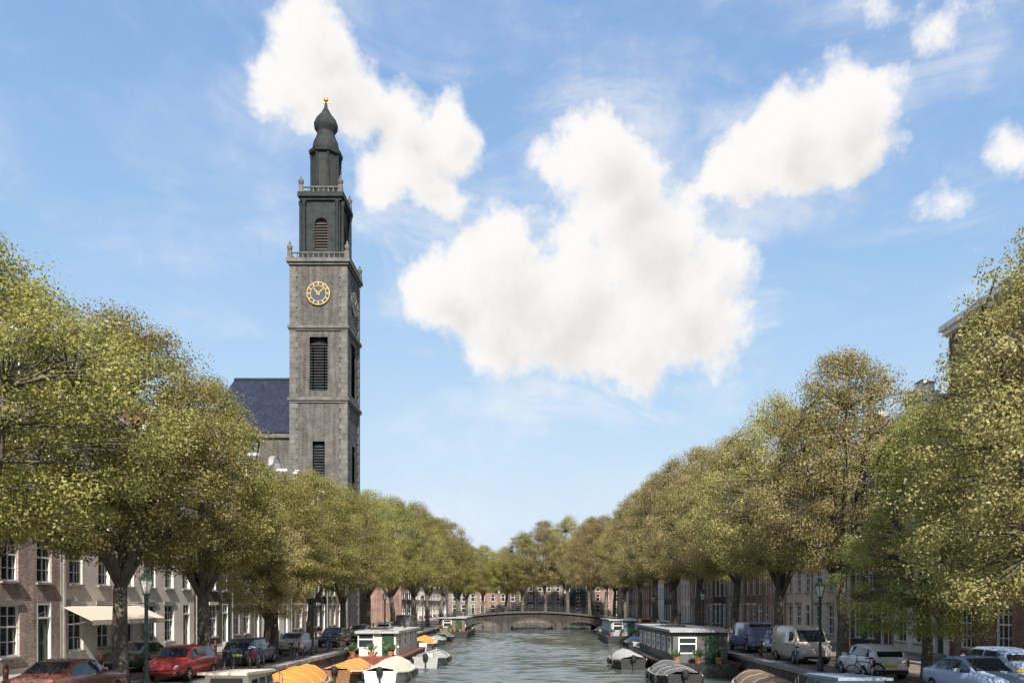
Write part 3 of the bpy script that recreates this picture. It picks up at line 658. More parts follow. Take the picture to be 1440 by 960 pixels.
west=[(7.5,4,'neck',B_RED,'red-brown brick neck-gabled house beside the pink brick bell-gabled house',DOORK,TILE,None),
 (7.5,4,'bell',B_PINK,'pink brick bell-gabled canal house next to the sandstone house',DOORG,TILE,None),
 (8,4,None,SAND,'sandstone canal house with flat cornice and beige awning over its front',DOORK,SLATE,AWN),
 (7.5,4,'step',PLAS,'pale plastered step-gabled canal house beside the sandstone house',DOORR,TILE,None),
 (6.6,4,'spout',B_DARK,'dark brown brick spout-gabled house beside the pale plastered house',DOORG,TILE,None),
 (7,4,'neck',B_GREY,'grey brick neck-gabled canal house beside the white bell-gabled house',DOORK,TILE,None),
 (8,4,'bell',WHT,'white painted bell-gabled canal house on the church bank',DOORG,SLATE,None),
 (6.6,4,'step',B_BRN,'brown brick step-gabled canal house on the church bank',DOORR,TILE,None),
 (6.8,4,'neck',BLK,'black brick neck-gabled canal house on the church bank',DOORR,SLATE,None),
 (7,3,'spout',B_YEL,'yellow brick spout-gabled canal house nearest the church',DOORG,TILE,None)]
y=24.0
for w_,nf,gb,wl,lb,dr,rf,aw in west:
    house(-1,y+w_/2,w_,nf,gb,wl,lb,dr,rf,awn=aw,fh=2.95 if nf==4 else 3.0,hg=3.6,trim=CREAM if wl in(B_RED,B_DARK,BLK,B_BRN) else STONE); y+=w_
y=141.0
for j,(w_,nf,gb,wl,lb) in enumerate([(7,4,'bell',B_RED,'red brick bell-gabled house just past the church tower'),(7,4,None,B_DARK,'dark brick house with flat cornice past the church tower'),(8,4,'step',B_PINK,'pink brick step-gabled house beyond the bridge on the church bank'),(7,4,'neck',PLAS,'pale plastered neck-gabled house beyond the bridge on the church bank'),(8,4,'spout',B_BRN,'brown brick spout-gabled house beyond the bridge on the church bank')]):
    house(-1,y+w_/2,w_,nf,gb,wl,lb,DOORG,TILE,fh=2.9,hg=3.2,detail=False); y+=w_
east=[(7,4,'neck',B_BRN,'brown brick neck-gabled house on the bank facing the church',DOORG,TILE,None,3.0),
 (8,4,'bell',B_GREY,'grey brick bell-gabled house on the bank facing the church',DOORK,TILE,None,3.0),
 (10,5,None,B_RED,'tall five-storey red brick house with slate roof showing over the elms',DOORK,SLATE,None,3.5),
 (7,4,'step',WHT,'white painted step-gabled house on the bank facing the church',DOORG,TILE,None,3.0),
 (6.6,4,'neck',B_DARK,'dark brick neck-gabled house on the bank facing the church',DOORR,TILE,None,2.9),
 (8,4,None,SAND,'sandstone house with flat cornice on the bank facing the church',DOORK,SLATE,None,2.9),
 (6.8,4,'bell',PLAS,'pale plastered bell-gabled house on the bank facing the church',DOORG,TILE,None,2.9),
 (7,4,'spout',B_PINK,'pink brick spout-gabled house on the bank facing the church',DOORG,TILE,None,2.9),
 (7,4,'step',B_RED,'red brick step-gabled house on the bank facing the church',DOORK,TILE,None,2.9),
 (8,4,None,B_YEL,'yellow brick house with flat cornice on the bank facing the church',DOORR,SLATE,None,2.9),
 (7,4,'neck',BLK,'black brick neck-gabled house on the bank facing the church',DOORG,TILE,None,2.9),
 (7,4,'bell',B_BRN,'brown brick bell-gabled house on the bank facing the church',DOORK,TILE,None,2.9),
 (8,4,'spout',B_GREY,'grey brick spout-gabled house on the bank facing the church',DOORR,TILE,None,2.9),
 (7,4,'step',PLAS,'pale plastered step-gabled house near the bridge facing the church',DOORG,TILE,None,2.9),
 (8,4,'neck',B_PINK,'pink brick neck-gabled house near the bridge facing the church',DOORG,TILE,None,2.9),
 (8,4,None,B_DARK,'dark brick house with flat cornice near the bridge facing the church',DOORG,SLATE,None,2.9),
 (8,4,'bell',WHT,'white painted bell-gabled house beyond the bridge facing the church',DOORG,TILE,None,2.9),
 (8,4,'spout',B_RED,'red brick spout-gabled house beyond the bridge facing the church',DOORG,TILE,None,2.9)]
y=19.0
for w_,nf,gb,wl,lb,dr,rf,aw,fh in east:
    house(1,y+w_/2,w_,nf,gb,wl,lb,dr,rf,awn=aw,fh=fh,hg=3.4,detail=y<100,trim=CREAM if wl in(B_RED,B_DARK,BLK,B_BRN) else STONE); y+=w_
for sd_,y0_,nn_ in((-1,178.0,'church bank'),(1,154.0+3,'bank facing the church')):
    y=y0_
    for j,(gb,wl,nm_) in enumerate([('neck',B_RED,'red brick neck-gabled'),('bell',B_YEL,'yellow brick bell-gabled'),(None,B_GREY,'grey brick flat-corniced'),('step',B_DARK,'dark brick step-gabled'),('spout',WHT,'white spout-gabled'),('neck',B_BRN,'brown brick neck-gabled'),('bell',B_PINK,'pink brick bell-gabled'),(None,BLK,'black brick flat-corniced'),('step',B_YEL,'yellow brick step-gabled')]):
        if y>212: break
        house(sd_,y+4.2,8.4,4,gb,wl,f'distant {nm_} house well beyond the bridge on the {nn_}',DOORG,TILE,fh=2.9,hg=3.2,detail=False); y+=8.4
# houses closing the view beyond the bend
x=-32.0
for j,(w_,gb,wl,lb) in enumerate([(8,'neck',B_BRN,'brown brick neck-gabled house across the end of the canal'),(8,'bell',B_GREY,'grey brick bell-gabled house across the end of the canal'),(9,None,B_RED,'red brick flat-corniced house across the end of the canal'),(8,'step',B_DARK,'dark brick step-gabled house across the end of the canal'),(8,'spout',B_BRN,'brown brick spout-gabled house across the end of the canal'),(9,'bell',BLK,'black brick bell-gabled house across the end of the canal'),(8,'neck',B_RED,'red brick neck-gabled house across the end of the canal'),(9,None,B_GREY,'grey brick flat-corniced house across the end of the canal')]):
    t=house(1,0,w_,4,gb,wl,lb,DOORG,TILE,fh=2.9,hg=3.2,detail=False); t.location=(x+w_/2,234,QZ); t.rotation_euler.z=0; x+=w_

# ------------------------------------------------------------------ parked vehicles
def vehicle(kind,paint,label,loc,rz):
    t=thing('parked_van' if kind=='van' else 'parked_car',label,'van' if kind=='van' else 'car',loc,rz)
    if kind=='hatch':    # y, bottom, belt, roof, half width, half roof width
        S=[(-2.0,.42,.78,.80,.62,.5),(-1.96,.3,.88,.95,.78,.6),(-1.8,.24,.92,1.25,.85,.62),(-1.35,.22,.93,1.42,.87,.63),(-.6,.2,.92,1.47,.88,.64),(.2,.2,.91,1.46,.88,.64),(.55,.2,.9,1.38,.88,.63),(1.05,.2,.89,.97,.87,.68),(1.5,.22,.83,.88,.85,.6),(1.9,.28,.7,.76,.78,.5),(2.05,.4,.6,.64,.6,.4)]
        cab=(2,7); wb=1.25
    elif kind=='saloon':
        S=[(-2.25,.42,.8,.84,.65,.5),(-2.18,.3,.88,.95,.8,.6),(-1.7,.24,.92,1.0,.86,.66),(-1.5,.22,.92,1.05,.87,.64),(-.85,.2,.92,1.4,.88,.62),(-.2,.2,.92,1.45,.88,.63),(.3,.2,.91,1.42,.88,.63),(1.05,.2,.9,.98,.88,.68),(1.6,.22,.84,.9,.86,.6),(2.1,.28,.72,.78,.78,.5),(2.25,.4,.6,.64,.6,.4)]
        cab=(3,7); wb=1.35
    else:
        S=[(-2.5,.42,1.1,1.7,.86,.75),(-2.46,.32,1.1,1.95,.93,.82),(-2.3,.3,1.1,2.02,.95,.84),(-1.0,.28,1.1,2.05,.96,.84),(.4,.28,1.1,2.04,.96,.83),(1.1,.28,1.1,1.98,.96,.81),(1.35,.28,1.1,1.85,.95,.8),(1.95,.28,1.08,1.16,.94,.8),(2.3,.3,.98,1.02,.9,.7),(2.5,.36,.8,.86,.8,.6),(2.58,.45,.7,.74,.6,.45)]
        cab=(5,7); wb=1.55
    def sec(s):
        y,b,be,rf,w_,wr=s
        return [(0,y,b),(w_*.86,y,b),(w_*.97,y,b+.12),(w_,y,(b+be)/2),(w_*.97,y,be-.02),(w_*.95,y,be),(wr+(w_*.93-wr)*.12,y,rf-(rf-be)*.14),(wr*.88,y,rf-.015),(0,y,rf)]
    V=[];Fc=[];n=9
    for s in S:
        q=sec(s); V+=q+[(-a,b,c) for a,b,c in q]
    for i in range(len(S)-1):
        for o in(0,n):
            for j in range(n-1): Fc.append((i*2*n+o+j,i*2*n+o+j+1,(i+1)*2*n+o+j+1,(i+1)*2*n+o+j))
    for i in(0,len(S)-1):
        for j in range(n-1): Fc.append((i*2*n+j,i*2*n+j+1,i*2*n+n+j+1,i*2*n+n+j))
    b=MB().add(V,Fc); me=b.mesh('body',paint,'full')
    bm=bmesh.new(); bm.from_mesh(me); bmesh.ops.remove_doubles(bm,verts=bm.verts,dist=.001); bmesh.ops.recalc_face_normals(bm,faces=bm.faces); bm.to_mesh(me); bm.free(); me.set_sharp_from_angle(angle=R(38))
    body=link('body',me,t)
    G=pmat('car_glass',(.02,.024,.028),rough=.04,var=.1,spec=.7)
    P=[sec(s) for s in S]
    def lerp(a,b,f): return tuple(a[k]+(b[k]-a[k])*f for k in range(3))
    def panel(i0,i1,f0,f1,lo,hi,sg,name):
        q=MB(); ids=list(range(i0,i1+1)); A=[];B=[]
        for i in ids:
            A.append(lerp(P[i][5],P[i][6],lo)); B.append(lerp(P[i][5],P[i][6],hi))
        A[0]=lerp(A[0],A[1],f0); B[0]=lerp(B[0],B[1],f0); A[-1]=lerp(A[-1],A[-2],f1); B[-1]=lerp(B[-1],B[-2],f1)
        for i in range(len(ids)-1):
            q.add([(sg*(p[0]+.008),p[1],p[2]) for p in(A[i],A[i+1],B[i+1],B[i])],[(0,1,2,3)])
        q.build(name,G,t)
    c0,c1=cab
    mid=(c0+c1)//2
    for sg in(-1,1):
        if kind=='van': panel(4,6,.35,.1,.06,.8,sg,'side_window')
        else:
            panel(c0,mid,.35,.04,.1,.92,sg,'side_window'); panel(mid,c1,.04,.25,.1,.92,sg,'side_window')
    def cross(ia,ib,f0,f1,name):
        q=MB(); a0=lerp(P[ia][7],P[ib][7],f0); a1=lerp(P[ia][7],P[ib][7],f1)
        dz=.012; dy=.012 if ib>ia else -.012
        q.add([(-a0[0],a0[1]+dy,a0[2]+dz),(a0[0],a0[1]+dy,a0[2]+dz),(a1[0],a1[1]+dy,a1[2]+dz),(-a1[0],a1[1]+dy,a1[2]+dz)],[(0,1,2,3)]); q.build(name,G,t)
    if kind=='hatch': cross(6,7,.06,.92,'windscreen'); cross(2,1,.1,.85,'rear_window')
    elif kind=='saloon': cross(6,7,.06,.92,'windscreen'); cross(4,3,.08,.92,'rear_window')
    else: cross(6,7,.04,.92,'windscreen'); cross(1,0,.15,.8,'rear_window')
    bw=S[4][4]
    ty,rm=WHEEL
    for sx in(-1,1):
        for sy in(-1,1):
            o=link('wheel',ty,t,(sx*(bw-.1),sy*wb,.31),0 if sx>0 else math.pi); link('rim',rm,o)
    yf,yb=S[-2][0],S[1][0]
    for sx in(-1,1):
        k=MB(); k.lathe([(.1,-.02),(.12,.03),(.05,.06)],10,(0,0,0),axis='x'); o=k.build('headlight',HLGT,t,True,loc=(sx*S[-2][4]*.8,yf+.02,S[-2][2]-.1)); o.rotation_euler.z=R(90)-sx*R(25)
        k=MB(); k.box(0,0,0,.09,.1,.28 if kind!='van' else .5); o=k.build('tail_light',RLGT,t,loc=(sx*S[1][4]*.93,yb-.02,S[1][2]-.28 if kind!='van' else .75))
        k=MB(); k.box(sx*.1,0,0,.2,.09,.13); k.build('mirror',paint,t,loc=(sx*S[6][4]*.94,S[6][0]+.12,S[6][2]+.02))
    k=MB(); k.box(0,yb-.06,.55,.5,.03,.11); k.build('number_plate',pmat('plate_yellow',(.6,.42,.03),var=.05),t)
    k=MB(); k.box(0,yb+.0,.28,S[1][4]*1.85,.16,.16); k.box(0,yf+.02,.3,S[-2][4]*1.8,.16,.14); k.build('bumper',RUBBER,t)
    return t
q=MB(); q.lathe([(.2,-.09),(.29,-.1),(.31,-.06),(.31,.06),(.29,.1),(.2,.09)],20,axis='x'); _ty=q.mesh('wheel',RUBBER,True)
q=MB(); q.lathe([(.2,-.02),(.2,.075)],20,axis='x')
for a in range(5): 
    b=a*2*math.pi/5; q.tube([(.085,0,0),(.08,.19*math.cos(b),.19*math.sin(b))],[.04,.03],5)
_rm=q.mesh('rim',STEEL,True); WHEEL=(_ty,_rm)
HLGT=pmat('headlight_glass',(.6,.62,.62),rough=.1,var=.1); RLGT=pmat('tail_light_red',(.3,.01,.01),rough=.2,var=.1)
def paint(n,c): return pmat('paint_'+n,c,rough=.3,var=.08,spec=.5,coat=.6)
PB=paint('blue_grey',(.27,.36,.53)); PR=paint('red',(.33,.035,.03)); PM=paint('maroon',(.14,.05,.035)); PS=paint('silver',(.4,.4,.4)); PK=paint('black',(.018,.018,.02)); PW=paint('white',(.62,.62,.6)); PG=paint('grey',(.13,.135,.14)); PBE=paint('beige',(.48,.42,.34)); PBV=paint('slate_blue',(.17,.2,.34)); PDB=paint('navy',(.035,.06,.11)); PGR=paint('dark_green',(.03,.06,.045))
for k,p,lb,x,y,rz in [('saloon',PM,'maroon saloon car parked on the quay beside a street lamp',-15.3,26.4,0),('hatch',PR,'bright red hatchback parked on the quay between two elms',-15.2,34.6,math.pi),
 ('hatch',PDB,'navy blue hatchback parked above the orange covered boat',-15.2,43.1,0),('saloon',PS,'silver saloon car parked on the church side quay',-15.3,52,0),('hatch',PK,'black hatchback parked on the church side quay',-15.2,61.4,math.pi),('saloon',PG,'grey saloon car parked on the church side quay',-15.3,71.7,0),('hatch',PW,'white hatchback parked on the church side quay',-15.2,83.4,0),('van',PG,'grey van parked on the quay near the church',-15.3,97,0),
 ('saloon',PB,'blue grey saloon car parked on the quay facing the church',15.3,27.4,math.pi),('hatch',PW,'white hatchback parked on the quay facing the church',15.2,35.7,0),('van',PBE,'beige delivery van parked on the quay facing the church',15.2,45,math.pi),('van',PBV,'slate blue van parked on the quay facing the church',15.2,55.5,0),('hatch',PG,'grey hatchback parked on the quay facing the church',15.2,67,0),('saloon',PK,'black saloon car parked on the quay facing the church',15.3,79.5,math.pi),('hatch',PS,'silver hatchback parked on the quay facing the church',15.2,93,0),('hatch',PR,'red hatchback parked on the quay near the bridge end',15.2,108,0),
 ('hatch',PB,'blue grey hatchback parked by the house fronts facing the church',19.4,33.5,0),('saloon',PGR,'dark green saloon car parked by the sandstone house with awning',-19.3,39.5,0)]:
    vehicle(k,p,lb,(x,y,QZ+.004),rz)

# ------------------------------------------------------------------ boats
def hull(L,B,D,draft=.35,sheer=.35,bow=.38,stern=.75,n=15):
    V=[];Fc=[];ring=[]
    for i in range(n):
        f=i/(n-1); y=-L/2+L*f
        if f>1-bow: wv=math.cos((f-(1-bow))/bow*math.pi/2)**.7
        else: wv=stern+(1-stern)*math.sin(min(1,f/.4)*math.pi/2)
        wv=max(wv,.03); z=D+sheer*(2*f-1)**2*(1 if f>.5 else .5); h=B/2*wv
        pts=[(0,y,-draft*(.3+.7*wv)),(h*.7,y,-draft*.8*wv),(h*.93,y,.05),(h,y,z-.12),(h*1.03,y,z-.1),(h*1.03,y,z),(h*.93,y,z),(h*.9,y,z-.18)]
        V+=pts+[(-a,b,c) for a,b,c in pts]; ring.append((h*.9,y,z-.18))
    m_=8
    for i in range(n-1):
        for o in(0,m_):
            for j in range(m_-1): Fc.append((i*16+o+j,i*16+o+j+1,(i+1)*16+o+j+1,(i+1)*16+o+j))
        Fc.append((i*16+7,i*16+15,(i+1)*16+15,(i+1)*16+7))
    Fc+= [tuple(range(0,7))+tuple(range(14,7,-1))]
    return MB().add(V,Fc),ring
def fenders(t,L,B,z,sgs=(-1,1)):
    for sg in sgs:
        for y in(-L*.25,0.05*L,L*.22):
            f=MB(); f.lathe([(.02,0),(.1,.06),(.11,.35),(.02,.45)],8,(0,0,0)); o=f.build('fender',RUBBER,t,True,loc=(sg*(B/2+.1),y,z-.5)); k=MB(); k.bar((0,0,.44),(-sg*.1,0,.62),.012,4); k.build('rope',ROPE,o)
ROPE=pmat('rope',(.4,.36,.28),rough=.95,var=.2)
def sloop(label,x,y,L,B,hm,tarp=None,rz=0,wheel=True,D=.62,th=.55):
    t=thing('moored_sloop',label,'boat',(x,y,0),rz)
    h,ring=hull(L,B,D); h.build('hull',hm,t,True)
    k=MB()
    for sg in(-1,1): k.tube([(sg*a*1.17,b,c+.12) for a,b,c in ring],[.045]*len(ring),5)
    k.build('rubbing_strake',ROPE if hm is not WOOD else WHITE,t,True)
    if tarp:
        k=MB(); n=len(ring); V=[];Fc=[]
        rn=random.Random(int(y*10))
        for i in range(n):
            a,b,c=ring[i]; f=i/(n-1); hh=th*(math.sin(math.pi*min(1,max(0,f*.97+.02)))**.5)*(1-.18*math.sin(f*math.pi*4)**2)
            for j in range(9):
                u=j/8*2-1; V.append((u*a*1.16,b*1.0,c+.2-.22*(abs(u)>.99)+hh*(1-abs(u)**1.5)+rn.uniform(-.03,.03)*(abs(u)<.99)))
        for i in range(n-1):
            for j in range(8): Fc.append((i*9+j,i*9+j+1,(i+1)*9+j+1,(i+1)*9+j))
        k.add(V,Fc); to=k.build('tarpaulin',tarp,t,'full')
        for i in range(2,n-2,3):
            g=MB(); g.tube([(v[0]*1.01,v[1],v[2]+.012) for v in V[i*9:i*9+9]],[.012]*9,4); g.build('lashing',ROPE,to)
    else:
        k=MB()
        for yy in(-L*.28,-.02*L,L*.2): k.box(0,yy,D-.22,B*.82,.4,.06)
        k.build('bench',WOOD,t)
        k=MB(); k.box(0,-L*.13,.3,.5,.7,D-.02); k.build('engine_box',WHITE,t)
        k=MB(); k.tube([(.3*math.cos(a),-.02,.3*math.sin(a)) for a in np.linspace(0,2*math.pi,17)],[.02]*17,5); k.bar((0,0,0),(0,.25,-.1),.025)
        for a in range(3): k.bar((0,0,0),(.3*math.cos(a*2.1),0,.3*math.sin(a*2.1)),.014,4)
        k.build('steering_wheel',WOOD,t,loc=(0,-L*.13-.5,D+.35))
    k=MB(); k.box(0,-L/2-.12,-.4,.1,.2,1.0); k.lathe([(.08,.55),(.16,.62),(.2,.8),(.18,.98),(.08,1.05)],10,(0,-L/2-.18,0)); k.build('outboard_motor',IRON,t,True)
    fenders(t,L,B,D)
    return t
def cabin_boat(label,x,y,L,B,hm,cm,rz=0):
    t=thing('cabin_cruiser',label,'boat',(x,y,0),rz)
    h,ring=hull(L,B,.85); h.build('hull',hm,t,True)
    k=MB(); a,b=B*.36,B*.3; y0,y1=-L*.18,L*.26
    k.add([(-a,y0,.66),(a,y0,.66),(a*.8,y1+.5,.66),(-a*.8,y1+.5,.66),(-b,y0+.1,1.95),(b,y0+.1,1.95),(b*.85,y1-.3,1.8),(-b*.85,y1-.3,1.8)],[(0,1,5,4),(1,2,6,5),(2,3,7,6),(3,0,4,7),(4,5,6,7)]); k.build('cabin',cm,t)
    k=MB(); k.add([(-b-.12,y0-.35,1.96),(b+.12,y0-.35,1.96),(b*.9+.1,y1-.1,1.8),(-b*.9-.1,y1-.1,1.8),(-b-.12,y0-.35,2.06),(b+.12,y0-.35,2.06),(b*.9+.1,y1-.1,1.9),(-b*.9-.1,y1-.1,1.9)],[(0,1,5,4),(1,2,6,5),(2,3,7,6),(3,0,4,7),(4,5,6,7),(0,3,2,1)]); k.build('cabin_roof',cm,t)
    for sg in(-1,1):
        for j in range(3):
            f0,f1=.1+j*.28,.32+j*.28
            def pt(f,g): 
                yy=y0+.1+(y1+.0-y0)*f; xa=a+(a*.8-a)*f; xb=b+(b*.85-b)*f; return (sg*(xa+(xb-xa)*g+.012),yy,.66+(1.9-.66)*g)
            q=MB(); q.add([pt(f0,.42),pt(f1,.42),pt(f1,.85),pt(f0,.85)],[(0,1,2,3)]); q.build('window',GLASS,t)
    q=MB(); q.add([(-b*.85,y0+.02,1.15),(b*.85,y0+.02,1.15),(b*.75,y0+.07,1.8),(-b*.75,y0+.07,1.8)],[(0,1,2,3)]); q.build('window',GLASS,t)
    k=MB()
    for sg in(-1,1):
        P=[(sg*p[0],p[1],p[2]+.75) for p in ring[9:]]; k.tube(P,[.02]*len(P),5)
        for p in ring[9::2]: k.bar((sg*p[0],p[1],p[2]+.1),(sg*p[0],p[1],p[2]+.75),.018,5)
    k.build('bow_rail',STEEL,t); fenders(t,L,B,.85)
    return t
def houseboat(label,x,y,L,B,hm,cm,rm,top=2.9,rz=0):
    t=thing('houseboat',label,'houseboat',(x,y,0),rz)
    k=MB(); b=B/2
    k.add([(sx*b*f,yy,z) for z,f in((-.5,.9),(.9,1)) for sx,yy in((-1,-L/2),(1,-L/2),(1,L/2-.8),(-1,L/2-.8))]+[(0,L/2-.2,-.5),(0,L/2+.2,.95)],[(0,1,5,4),(1,2,6,5),(3,0,4,7),(2,8,9,6),(8,3,7,9),(4,5,6,9,7)]); k.build('hull',hm,t)
    k=MB(); k.box(b+.0,-.4,.8,.1,L-1,.12); k.box(-b,-.4,.8,.1,L-1,.12); k.build('rubbing_strake',WOOD,t)
    cw,cl=B-1.0,L-3.6; ops=[]; n=int(cl/2.1)
    k=MB(); k.box(0,-.6,.9,cw,cl,top-1.05); cab=k.build('cabin',cm,t)
    k=MB(); k.box(0,-.6,top-.15,cw+.5,cl+.6,.16); ro=k.build('roof',rm,t)
    fw,lo,up,sl=win_meshes(1.15,1.05,2)
    for sg in(-1,1):
        for j in range(n):
            yy=-.6-cl/2+cl*(j+.5)/n; o=link('window',fw,t,(sg*(cw/2-.13)*1.0,yy,1.45),R(90)*sg)
            o.location.x=sg*(cw/2+.13)
            link('pane',lo,o,(0,-.06,0)); link('pane',up,o,(0,-.06,0))
    o=link('window',fw,t,(-.8,-.6-cl/2-.13,1.45)); link('pane',lo,o,(0,-.06,0)); link('pane',up,o,(0,-.06,0))
    k=MB(); k.box(.75,-.6-cl/2-.03,.95,.85,.08,1.75); d=k.build('door',DOORG,t); k=MB(); k.box(.45,-.6-cl/2-.09,1.8,.05,.05,.14); k.build('handle',GOLD,d)
    k=MB(); k.bar((cw*.25,cl*.2,top),(cw*.25,cl*.2,top+.8),.09,8); k.lathe([(.16,.75),(.16,.85),(.02,.98)],8,(cw*.25,cl*.2,top)); k.build('stove_pipe',IRON,ro)
    k=MB(); k.box(-cw*.2,-cl*.15,top+.01,1.4,2.2,.14); k.build('skylight',GLASS,ro)
    rn=random.Random(int(y))
    for j in range(3):
        p=MB(); px,py=rn.uniform(-.9,.9),-L/2+.5+rn.uniform(-.1,.3); px=-1.6+j*1.3
        p.lathe([(.16,0),(.22,.35),(.2,.35)],9,(px,py,.9)); po=p.build('flower_pot',pmat('terracotta',(.3,.13,.07)),t)
        g=MB()
        for q in range(60):
            a,e,l=rn.uniform(0,6.28),rn.uniform(.5,1.5),rn.uniform(.2,.6); d=Vector((math.cos(a)*math.cos(e),math.sin(a)*math.cos(e),math.sin(e))); b0=Vector((px,py,1.25)); p1=b0+d*l; s_=d.orthogonal().normalized()*.05
            g.add([b0+d*l*.4,p1-s_*1.0-d*.08,p1+d*.06,p1+s_-d*.08],[(0,1,2,3)])
        g.build('leaves',pmat('pot_leaf',(.06,.1,.03)),po)
    return t
OR=pmat('orange_tarpaulin',(.72,.23,.035),rough=.7,var=.15,bump=.3,bscale=6); BE=pmat('beige_tarpaulin',(.5,.44,.34),rough=.85,var=.15); GYT=pmat('grey_tarpaulin',(.3,.31,.31),rough=.8,var=.15); GNT=pmat('green_tarpaulin',(.05,.11,.07),rough=.8,var=.2); BLT=pmat('blue_tarpaulin',(.06,.12,.25),rough=.75,var=.2); BRT=pmat('brown_tarpaulin',(.13,.085,.06),rough=.85,var=.2)
HW=pmat('hull_white',(.62,.6,.55),rough=.35,var=.1); HN=pmat('hull_navy',(.025,.04,.075),rough=.3,var=.15); HK=pmat('hull_black',(.022,.022,.022),rough=.5,var=.3); HG=pmat('hull_green',(.03,.065,.045),rough=.4,var=.2); HR=pmat('hull_red_brown',(.16,.045,.03),rough=.5,var=.25); HGY=pmat('hull_grey',(.28,.29,.29),rough=.4,var=.15)
CABB=pmat('cabin_dark',(.085,.085,.078),rough=.6,var=.2); CABC=pmat('cabin_cream',(.58,.5,.4),rough=.6,var=.1); ROOFG=pmat('roof_felt',(.3,.3,.29),rough=.95,var=.25); CABBR=pmat('cabin_brown',(.15,.09,.06),rough=.65,var=.25); CABBL=pmat('cabin_grey_blue',(.2,.25,.31),rough=.6,var=.12)
cabin_boat('cream cabin cruiser moored below the red hatchback',-11.2,30.5,7.6,2.6,HW,CABC)
sloop('sloop under a bright orange tarpaulin moored at the church side',-11.4,38.4,7.2,2.5,HN,OR,th=.8,D=.75)
sloop('wooden sloop with an orange cover moored beside a beige one',-11.2,48.6,6.6,2.3,WOOD,OR,th=.45)
sloop('sloop under a beige tarpaulin moored outside another boat',-8.5,48.2,7.2,2.4,HW,BE,th=.7)
houseboat('cream houseboat with grey felt roof on the church side',-10.9,62,14,3.6,HR,CABC,ROOFG,top=2.65)
sloop('small sloop under an orange tarpaulin behind the cream houseboat',-11,80,7,2.4,HW,OR,th=.7,D=.7)
sloop('grey open sloop moored behind the orange covered one',-11.1,90,7,2.3,HGY)
sloop('sloop under a dark green tarpaulin on the church side',-11.1,99.5,6.8,2.3,HK,GNT)
houseboat('brown houseboat moored below the church tower',-10.8,116,16,4.2,HK,CABBR,ROOFG,top=2.8)
sloop('sloop under a grey tarpaulin near the bridge on the church side',-11.1,133,7,2.3,HW,GYT)
cabin_boat('white cabin cruiser with grey blue cabin moored facing the church',11.2,28.5,8,2.7,HW,CABBL)
sloop('sloop under a brown tarpaulin moored facing the church',11.3,38.5,7,2.4,HK,BRT,th=.6)
houseboat('long dark houseboat with light grey roof moored facing the church',10.5,58,19,4.4,HK,CABB,ROOFG,top=2.95)
sloop('sloop under a grey tarpaulin moored outside the dark houseboat',7.0,58.5,7,2.3,HK,GYT)
sloop('sloop under a charcoal tarpaulin moored outside the brown covered one',8.2,46.2,7,2.4,HK,pmat('charcoal_tarpaulin',(.09,.095,.1),rough=.85,var=.25),th=.55)
sloop('open grey sloop moored outside the cream houseboat',-7.6,60.5,7,2.3,HGY)
sloop('varnished open wooden sloop moored facing the church',11.1,75,7,2.3,WOOD)
sloop('sloop under a blue tarpaulin moored facing the church',11.1,84,7,2.3,HW,BLT)
houseboat('grey blue houseboat moored facing the church',10.8,99,15,4.2,HK,CABBL,ROOFG,top=2.8)
sloop('green open sloop moored facing the church',11.1,114,7,2.3,HG)
sloop('sloop under a dark green tarpaulin near the bridge facing the church',11.1,124,7,2.3,HGY,GNT)

# ------------------------------------------------------------------ lamps, bicycles, bollards
def lamp():
    t=thing('street_lamp','','street lamp')
    k=MB(); k.lathe([(.16,0),(.16,.5),(.1,.6),(.075,.9),(.06,3.4),(.09,3.45),(.05,3.55)],10); k.build('post',GREENP,t,True)
    k=MB(); k.bar((-.3,0,3.25),(.3,0,3.25),.022); k.build('ladder_bar',GREENP,t)
    k=MB(); k.lathe([(.12,3.6),(.23,4.1)],6); gl=k.build('lantern_glass',pmat('lantern_glass',(.5,.5,.46),rough=.15,var=.05),t)
    k=MB(); k.lathe([(.13,3.54),(.14,3.6)],6); k.lathe([(.28,4.1),(.26,4.15),(.1,4.32),(.09,4.4),(.02,4.5)],6)
    for j in range(6):
        a=j*math.pi/3; k.bar((.12*math.cos(a),.12*math.sin(a),3.6),(.235*math.cos(a),.235*math.sin(a),4.1),.014,4)
    k.build('lantern_frame',GREENP,t); return t
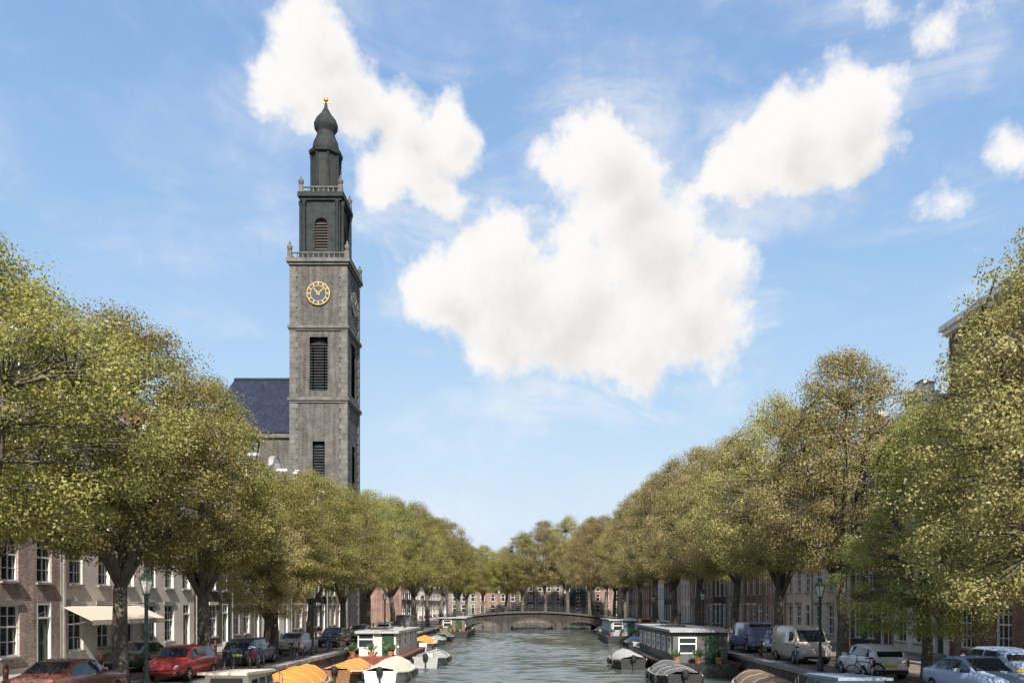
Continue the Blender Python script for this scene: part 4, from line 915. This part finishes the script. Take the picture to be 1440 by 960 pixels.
def bicycle(fm):
    t=thing('bicycle','','bicycle')
    q=MB(); n=20
    q.tube([(0,.33*math.cos(a),.33*math.sin(a)) for a in np.linspace(0,2*math.pi,n+1)],[.024]*(n+1),6); wm_=q.mesh('wheel',RUBBER,'full')
    q=MB()
    for j in range(10):
        a=j*math.pi/5; q.bar((0,0,0),(0,.32*math.cos(a),.32*math.sin(a)),.004,3)
    q.tube([(-.04,0,0),(.04,0,0)],[.025,.025],6); sm=q.mesh('spokes',STEEL)
    for y in(-.55,.55): o=link('wheel',wm_,t,(0,y,.355)); link('spokes',sm,o)
    q=MB(); B_=(0,-.1,.32); S_=(0,-.22,.78); H_=(0,.36,.82)
    for a,b in((B_,S_),(S_,H_),(B_,H_),(B_,(0,-.55,.355)),(S_,(0,-.55,.355)),(H_,(0,.55,.355)),(H_,(0,.33,1.0)),(S_,(0,-.25,.9))): q.bar(a,b,.018,6)
    q.build('frame',fm,t)
    q=MB(); q.tube([(-.28,.12,1.06),(-.2,.3,1.08),(0,.34,1.02),(.2,.3,1.08),(.28,.12,1.06)],[.014]*5,6); q.build('handlebar',STEEL,t)
    q=MB(); q.lathe([(.03,0),(.11,.03),(.1,.07),(.03,.09)],9,(0,-.3,.9)); q.box(0,-.14,.92,.06,.2,.04); q.build('saddle',RUBBER,t,True)
    q=MB(); q.tube([(0,.36*math.cos(a)-.55,.36*math.sin(a)+.355) for a in np.linspace(.5,2.8,9)],[.03]*9,4); q.build('mudguard',fm,t)
    q=MB(); q.box(0,-.58,.74,.13,.42,.02); q.build('rack',IRON,t)
    return t
lp=lamp(); first=True
for x,y,lb in [(-13.75,28.4,'green iron street lamp beside the maroon saloon car'),(-13.75,50,'green iron street lamp by the silver saloon car'),(-13.75,74.5,'green iron street lamp by the white hatchback on the church side'),(-13.75,100,'green iron street lamp on the quay near the church'),(13.75,38,'green iron street lamp by the white hatchback facing the church'),(13.75,64,'green iron street lamp behind the slate blue van'),(13.75,90,'green iron street lamp by the silver hatchback'),(13.75,120,'green iron street lamp near the bridge facing the church'),(-6,BY-5.2,'street lamp on the bridge by the church end'),(6,BY-5.2,'street lamp on the bridge by the far quay end')]:
    o=lp if first else copy_tree(lp); first=False; o['label']=lb; o.location=(x,y,QZ if y<BY-6 else 2.95); o['group']='iron street lamps'
bks=[bicycle(IRON),bicycle(pmat('bike_red',(.28,.03,.03),rough=.4)),bicycle(pmat('bike_blue',(.05,.13,.25),rough=.4))]
used=set()
nm=['black','red','blue']
spots=[(-13.9,36.6+.0,0),(-13.95,40.0,1),(-13.9,41.0,2),(-13.95,45.4,0),(-13.9,46.3,0),(-13.9,54.8,2),(-13.95,55.8,0),(-13.9,58.6,1),(13.9,33.2,0),(13.95,42.3,2),(13.9,48.4,0),(13.95,52.2,1),(13.9,58.6,0),(13.9,63.0,2),(13.95,70,0)]
for x,y,p in spots:
    o=bks[p] if p not in used else copy_tree(bks[p]); used.add(p)
    s='on the church side quay' if x<0 else 'on the quay facing the church'
    o['label']=f'{nm[p]} bicycle parked at the quay edge {s}'; o['group']=f'{nm[p]} bicycles {s}'
    o.location=(x,y,QZ+.03); o.rotation_euler=(0,R(4 if x>0 else -4),R(90)+random.uniform(-.35,.35) if y%2>1 else random.uniform(-.2,.2))
bo=None
for s in(-1,1):
    for j in range(26):
        if bo is None:
            k=MB(); k.lathe([(.1,0),(.095,.55),(.115,.6),(.115,.68),(.08,.72),(.095,.8),(.05,.92)],10); bo=k.build('bollard',pmat('bollard_brown',(.09,.03,.022),rough=.5),None,True); o=bo
        else: o=bo.copy(); C.objects.link(o)
        o.location=(s*20.35,24+j*3.4,QZ); side='on the church side' if s<0 else 'facing the church'
        tag(o,f'red-brown iron bollard at the pavement edge {side}','bollard',f'bollards along the pavement {side}')
